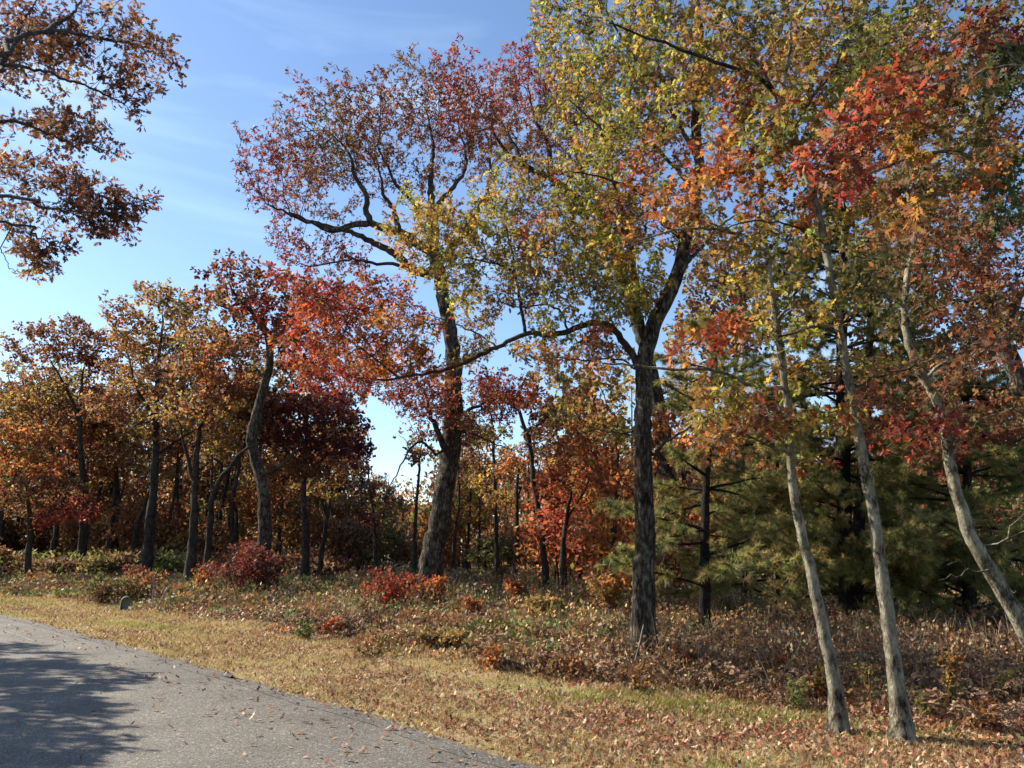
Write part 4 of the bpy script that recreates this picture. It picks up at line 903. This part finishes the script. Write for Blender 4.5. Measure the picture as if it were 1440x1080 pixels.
# ------------------------------------------------------------------ far woods: one mass
def mini_tree(rng, x, Y, H, R, z0, k, pal, szr, store, trunk_r, b0, flat=.5):
    sub = max(5, int(k/28)); cc = norm(rng.normal(0, 1, (sub, 3)))*rng.uniform(.25, 1, (sub, 1))
    cc[:, :2] *= R; cc[:, 2] = z0+(H-z0)*(.5+.5*cc[:, 2]); cc[:, :2] *= (1.15-.5*(cc[:, 2:3]/H))
    w_ = rng.integers(0, sub, k); p = cc[w_]+rng.normal(0, 1, (k, 3))*np.array([flat, flat, flat*.6]); p[:, 2] = np.maximum(p[:, 2], .15)
    p += np.array([x, Y, 0]); sz = rng.uniform(*szr, k)
    c = pal[rng.integers(0, len(pal), k)]*rng.uniform(.65, 1.3, (k, 1))*(1+rng.normal(0, .13, (sub, 1)))[w_]
    V, Fc, C = leaves(p, rng.normal(0, 1, p.shape), rng.normal(0, 1, p.shape)+np.array([0, 0, .6]), sz, np.clip(c, .008, .7), 'far', rng)
    Vs, Cs, Fl, Ft = store
    Vs.append(V); Cs.append(C); Fl.append(Fc+b0); b0 += len(V)
    def stem(q0, q1, r0, r1, bend):
        nonlocal b0
        s = 5; n = 7; t = np.linspace(0, 1, n)[:, None]; pl = q0+(q1-q0)*t+bend*np.sin(t*3.1)
        rr = (r0+(r1-r0)*t[:, 0]); an = np.arange(s)/s*2*math.pi
        Vq = (pl[:, None]+rr[:, None, None]*np.stack([np.cos(an), np.sin(an), 0*an], 1)[None]).reshape(-1, 3); a = np.arange(s)
        q = np.vstack([np.stack([j*s+a, j*s+(a+1) % s, (j+1)*s+(a+1) % s, (j+1)*s+a], 1) for j in range(n-1)])
        Vs.append(Vq); Cs.append(np.tile([.05, .04, .033], (len(Vq), 1))); Ft.append(q+b0); b0 += len(Vq)
    o = np.array([x, Y, 0.]); bn = rng.normal(0, .03*H, 3)*[1, 1, 0]; top = o+np.array([rng.normal(0, .05*H), 0, H*.88])
    stem(o, top, trunk_r, trunk_r*.2, bn)
    for k_ in range(4):
        f = rng.uniform(.35, .75); q = o+(top-o)*f+bn*math.sin(f*3.1)
        stem(q, q+np.array([rng.normal(0, R*.6), rng.normal(0, R*.4), H*.2]), trunk_r*.35, trunk_r*.08, bn*.2)
    return b0
def finish(store, name, label, cat):
    Vs, Cs, Fl, Ft = store
    tag(mesh_obj(name, np.vstack(Vs), [np.vstack(Fl), np.vstack(Ft)], M_LEAF, col=np.vstack(Cs)), label, cat, kind='stuff')
def far_woods():
    rng = np.random.default_rng(31); st = ([], [], [], []); b0 = 0
    pals = ['russet', 'goldbrown', 'gold', 'redbrown', 'olive', 'brown', 'goldbrown', 'russet', 'green', 'brown']
    for i in range(480):
        Y = rng.uniform(50, 130); lim = Y*.76; x = rng.uniform(-lim, lim); cx = 720+x/Y*F
        H = rng.uniform(9.5, 13.5)*(1.22 if cx < 430 else 1.05)
        if 470 < cx < 620: H *= .68
        if Y < 62 and 480 < cx < 800: continue
        b0 = mini_tree(rng, x, Y, H, rng.uniform(2.0, 3.4), 1.6, int(rng.integers(500, 800)), PAL[pals[rng.integers(0, len(pals))]], (.22, .5), st, rng.uniform(.12, .2), b0, .6)
    finish(st, 'far_woods', 'distant autumn woods closing the view behind the clearing', 'woods')
far_woods()
def thicket():
    rng = np.random.default_rng(37); st = ([], [], [], []); b0 = 0
    for lo, hi, ya, yb, n, pals, h0, h1 in [
        (-60, 180, 48, 62, 34, ['brown', 'russet', 'goldbrown', 'brown', 'redbrown'], 3, 6.5), (150, 500, 44, 62, 60, ['russet', 'brown', 'olive', 'goldbrown', 'goldbrown', 'russet', 'redbrown'], 2, 5.5),
        (-100, 90, 30, 42, 12, ['green', 'brown', 'brown', 'russet'], 1.2, 2.2), (60, 480, 36, 48, 30, ['olive', 'brown', 'russet', 'green'], .9, 1.8),
        (480, 780, 44, 62, 34, ['olive', 'gold', 'brown', 'orange', 'russet'], 2, 4.5), (770, 930, 25, 46, 34, ['orange', 'hotorange', 'gold', 'red', 'goldbrown'], 2.5, 5.5),
        (930, 1100, 30, 48, 26, ['orange', 'russet', 'gold', 'redbrown'], 3, 6.5), (1080, 1560, 26, 48, 52, ['russet', 'redbrown', 'brown', 'olive', 'green', 'redbrown'], 3, 7)]:
        for i in range(n):
            Y = rng.uniform(ya, yb); cx = rng.uniform(lo, hi); x = (cx-720)/F*Y*1.02; H = rng.uniform(h0, h1)
            b0 = mini_tree(rng, x, Y, H, rng.uniform(1.0, 2.0), .7, int(rng.integers(420, 700)*(1.0+H/8)), PAL[pals[rng.integers(0, len(pals))]], (.12+.001*Y, .2+.002*Y), st, rng.uniform(.03, .07), b0, .33)
    finish(st, 'woodland_thicket', 'tangle of young oaks and russet brush filling the woods between the trunks', 'thicket')
thicket()
# ------------------------------------------------------------------ ground cover
def field(n, rng, ylo, yhi, xpad=.74, pw=1.0):
    """points over the visible ground, evenly spread in depth**pw"""
    y = ylo+(yhi-ylo)*rng.random(n)**pw; x = rng.uniform(-1, 1, n)*(y*xpad+.8); return np.c_[x, y]
def noise2(xy, s, seed):
    r = np.random.default_rng(seed); v = 0
    for k in range(5):
        f = r.normal(0, 1, 2)*s*(1+.6*k); v = v+np.sin(xy@f+r.uniform(0, 6.28))/(1+.35*k)
    return v/2.2
def verge_outer(xy):
    """how wide the mown verge is here"""
    return 3.1+.35*noise2(xy, .5, 3)+.25*noise2(xy, 1.6, 4)-1.25*(1/(1+np.exp(-(8.2-xy[:, 1])*1.4)))*0
def verge_pts(n, rng, umax, umin=0.0):
    """points over the mown strip, thinning with distance"""
    ok = np.where((EDGE[:, 1] > 3.2) & (EDGE[:, 1] < 45) & (np.abs(EDGE[:, 0]) < 40))[0]
    wt = 1/np.maximum(EDGE[ok, 1], 6)**1.15; i = rng.choice(ok, n, p=wt/wt.sum())
    u = rng.uniform(umin, umax, n); t = rng.uniform(-.18, .18, n)
    return EDGE[i]+NRM[i]*u[:, None]+tan[i]*t[:, None]
def brush():
    rng = np.random.default_rng(41)
    # bushes of low brush: centres, then stems and small leaves per bush
    C = np.vstack([field(2600, rng, 5.2, 16, .75, .8), field(3400, rng, 15, 46, .74, .9)])
    ed = edge_dist(C); vo = verge_outer(C)
    ok = (ed > vo+.1)
    # thin litter ground round the slender oaks
    near = (C[:, 0] > 1.6) & (C[:, 1] < 9.2) & (rng.random(len(C)) < .62+.1*(C[:, 1] < 7.5))
    C = C[ok & ~near]; m = len(C)
    y = C[:, 1]; gsel = noise2(C, .35, 7)+rng.normal(0, .45, m)
    shade = noise2(C, .2, 9)
    kind = np.where(gsel > 1.0, 0, np.where(gsel > .6, 1, np.where(gsel > -.2, 2, 3)))   # green, olive, brown, dead brown
    kind = np.where((y > 17) & (rng.random(m) < .28) & (kind > 1), rng.integers(0, 2, m), kind)
    hgt = rng.uniform(.18, .60, m)*np.where(y < 9.5, .75, 1)*(1+.25*(y > 20)); rad = rng.uniform(.2, .42, m)*np.where(y > 18, 1.5, 1)
    hgt = hgt*np.clip(1+.45*noise2(C, .9, 33), .45, 1.6); tone_ = np.clip(1.3+.7*noise2(C, .7, 35)+rng.normal(0, .3, m), .4, 2.3)*np.where((C[:, 0] > .12*y) & (y < 14), .55, 1)  # near right brush under the trees coloured darker, standing in for their shade
    near_e = np.clip((edge_dist(C)-verge_outer(C))/1.6, .22, 1); hgt = hgt*near_e
    cnt = np.where(y < 11, 90, np.where(y < 18, 66, 44)); lsz = np.where(C[:, 0] > .25*y-1, .022, .032)+.0028*y; hgt = hgt*np.where((C[:, 0] > .12*y) & (y < 13), .78, 1)
    rep = np.repeat(np.arange(m), cnt); n = len(rep)
    q = rng.normal(0, .5, (n, 2)); t = rng.random(n)**.7
    p = np.c_[C[rep]+q*rad[rep, None], hgt[rep]*t*(1-.35*np.minimum((q**2).sum(1), 1.5))+.01]
    pal = [PAL['green'], np.vstack([PAL['olive'], PAL['green'][:1]]), np.vstack([PAL['brown'], PAL['russet'][:2], [(.46, .32, .15), (.34, .17, .07), (.42, .22, .10)]]), np.vstack([PAL['brown'], PAL['redbrown'][3:], [(.32, .15, .07), (.27, .11, .055), (.58, .44, .23), (.44, .24, .11), (.52, .36, .17)]])]
    rt = (C[rep, 0] > .12*C[rep, 1]) & (C[rep, 1] < 14); kp = ~rt | (rng.random(n) < .6); rep = rep[kp]; p = p[kp]; n = len(rep); col = np.zeros((n, 3))
    for k in range(4):
        s = kind[rep] == k; col[s] = pal[k][rng.integers(0, len(pal[k]), s.sum())]
    fl = (rng.random(m) < .11)[rep] & (rng.random(n) < .5); col[fl] = PAL['orange'][rng.integers(0, 4, fl.sum())]
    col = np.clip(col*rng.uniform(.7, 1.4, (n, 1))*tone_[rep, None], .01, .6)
    V, Fc, Cc = leaves(p, rng.normal(0, 1, p.shape)+np.array([0, 0, .45]), rng.normal(0, 1, p.shape)+np.array([0, 0, .5]), lsz[rep]*rng.uniform(.6, 1.5, n), col, 'far', rng, .4)
    # stems
    k = 16; rs = np.repeat(np.arange(m), k); ns = len(rs)
    b = np.c_[C[rs]+rng.normal(0, .3, (ns, 2))*rad[rs, None], np.zeros(ns)]; tp = b+np.c_[rng.normal(0, .8, (ns, 2))*rad[rs, None], hgt[rs]*rng.uniform(.5, 1.25, ns)]
    wd = (.0022+.00016*C[rs, 1])[:, None]*norm(np.c_[rng.normal(0, 1, (ns, 2)), np.zeros(ns)])
    Vs = np.stack([b-wd, b+wd, tp+wd*.4, tp-wd*.4], 1).reshape(-1, 3)
    sc = np.array([(.10, .06, .04), (.17, .10, .065), (.38, .29, .18), (.14, .08, .05)])[rng.integers(0, 4, ns)]
    b0 = len(V); V = np.vstack([V, Vs]); Cc = np.vstack([Cc, np.repeat(sc, 4, 0)])
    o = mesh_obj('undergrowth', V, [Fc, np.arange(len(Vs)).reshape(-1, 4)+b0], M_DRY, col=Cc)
    tag(o, 'knee-high brown and green brush covering the ground between the verge and the trees', 'undergrowth', kind='stuff')
brush()

def fronds():
    """curled brown bracken and dry leaves through the near brush"""
    rng = np.random.default_rng(43)
    C = field(1500, rng, 5.6, 19, .75, .8); ed = edge_dist(C); C = C[(ed > verge_outer(C)+.2)]; m = len(C)
    P_, D_, S_, C_ = [], [], [], []
    for c in C:
        if c[1] < 9 and rng.random() < .5: continue
        for k in range(rng.integers(1, 3)):
            a = rng.uniform(0, 6.28); L_ = rng.uniform(.22, .5); n = 18; t = np.linspace(.15, 1, n)
            ax = np.c_[c[0]+np.cos(a)*L_*t*.8, c[1]+np.sin(a)*L_*t*.8, .12+L_*(t*1.1-.85*t*t)]
            for s in (-1, 1):
                P_.append(ax); D_.append(np.tile([-math.sin(a)*s+.4*math.cos(a), math.cos(a)*s+.4*math.sin(a), -.25], (n, 1))); S_.append((1-.75*t)*L_*(.13+.009*min(c[1], 12)))
                base = np.array([(.26, .15, .09), (.34, .22, .13), (.2, .11, .07), (.42, .30, .19)])[rng.integers(0, 4)]
                C_.append(np.tile(base, (n, 1))*rng.uniform(.7, 1.3, (n, 1)))
    p = np.vstack(P_); V, Fc, Cc = leaves(p, np.vstack(D_)+rng.normal(0, .3, p.shape), rng.normal(0, .4, p.shape)+np.array([0, 0, 1]), np.hstack(S_), np.clip(np.vstack(C_), .01, .6), 'far', rng, .5)
    tag(mesh_obj('dry_bracken', V, [Fc], M_DRY, col=Cc), 'curled brown bracken fronds lying through the near brush', 'bracken', kind='stuff')
fronds()

def grass():
    rng = np.random.default_rng(51)
    C = verge_pts(180000, rng, 3.9, -.07)
    ed = edge_dist(C); vo = verge_outer(C)
    pd = rng.random(len(C))
    keep = ((ed > .0) | (noise2(C, 3.5, 19) > .2)) & (ed < vo+.4) & (noise2(C, 1.1, 13)+rng.normal(0, .5, len(C)) > -.3)
    C = C[keep]; m = len(C); y = C[:, 1]
    h = rng.uniform(.02, .055, m)*(1+.05*y); g_ = noise2(C, .9, 17)+rng.normal(0, .3, m)
    green = g_ > .85
    h = np.where(green, h*1.25, h)
    col = np.where(green[:, None], np.array([(.24, .30, .06), (.32, .36, .08)])[rng.integers(0, 2, m)], np.array([(.52, .41, .20), (.46, .35, .16), (.60, .48, .27), (.34, .27, .12)])[rng.integers(0, 4, m)])
    col = col*rng.uniform(.75, 1.2, (m, 1))
    b = np.c_[C, np.full(m, .0)]; tp = b+np.c_[rng.normal(0, .6, (m, 2))*h[:, None], h]
    wd = (.0016+.00035*y)[:, None]*norm(np.c_[rng.normal(0, 1, (m, 2)), np.zeros(m)])
    V = np.stack([b-wd, b+wd, tp], 1).reshape(-1, 3)
    tag(mesh_obj('grass', V, [np.arange(len(V)).reshape(-1, 3)], M_GRASS, col=np.repeat(col, 3, 0)), 'short straw-yellow grass with green patches along the road verge', 'grass', kind='stuff')
grass()

def litter():
    rng = np.random.default_rng(61)
    C = np.vstack([verge_pts(120000, rng, 4.2, -.15), field(60000, rng, 4.9, 12, .74, .75), field(20000, rng, 11, 30, .74, .9)]); fromv = np.arange(len(C)) < 120000
    ed = edge_dist(C); y = C[:, 1]; vo = verge_outer(C)
    patch = noise2(C, .8, 21)*.7+noise2(C, 2.2, 22)*.5
    pr = np.clip(.62+.85*patch, .15, 1)*np.where(ed < .35, .45, 1)*np.where(ed > vo-.5, 1.5, 1)
    pr = np.where((C[:, 0] > 1.0) & (ed > 2.0) & (y < 10), 1, pr)
    keep = (ed > -.15) & (rng.random(len(C)) < pr*np.where(ed < .03, .35, 1)) & (fromv | (ed > 3.6))
    C = C[keep]; m = len(C); y = C[:, 1]
    pal = np.array([(.30, .13, .07), (.24, .10, .06), (.38, .20, .11), (.30, .07, .045), (.45, .30, .18), (.50, .38, .26), (.18, .09, .06), (.42, .24, .12)])
    col = np.clip(pal[rng.integers(0, len(pal), m)]*rng.uniform(.7, 1.25, (m, 1)), .01, .7)
    p = np.c_[C, rng.uniform(.012, .035, m)+np.where(edge_dist(C) < .04, .028, 0)]
    sz = rng.uniform(.032, .068, m)*(1+.02*np.maximum(y-6, 0))
    d = np.c_[rng.normal(0, 1, (m, 2)), rng.normal(0, .3, m)]
    V, Fc, Cc = leaves(p, d, rng.normal(0, .45, p.shape)+np.array([0, 0, 1]), sz, col, 'oak', rng, .9)
    V[:, 2] = np.maximum(V[:, 2], .006)
    tag(mesh_obj('fallen_leaves', V, [Fc], M_DRY, col=Cc), 'brown and red fallen oak leaves strewn over the verge and under the trees', 'leaf litter', kind='stuff')
    # scattered on the asphalt
    C = np.vstack([field(1000, rng, 4.6, 20, .72, .8), verge_pts(600, rng, -.1, -1.2)]); ed = edge_dist(C); C = C[(ed < -.05) & (rng.random(len(C)) < np.clip(1.1+ed*.12, .35, 1))]; m = len(C)
    p = np.c_[C, rng.uniform(.04, .05, m)]; col = pal[rng.integers(0, len(pal), m)]*rng.uniform(.7, 1.3, (m, 1))
    V, Fc, Cc = leaves(p, np.c_[rng.normal(0, 1, (m, 2)), rng.normal(0, .2, m)], rng.normal(0, .35, p.shape)+np.array([0, 0, 1]), rng.uniform(.05, .085, m), np.clip(col, .01, .7), 'oak', rng, .9)
    V[:, 2] = np.maximum(V[:, 2], .032)
    tag(mesh_obj('road_leaves', V, [Fc], M_DRY, col=Cc), 'scattered dry oak leaves lying on the asphalt', 'fallen leaves', kind='stuff')
litter()
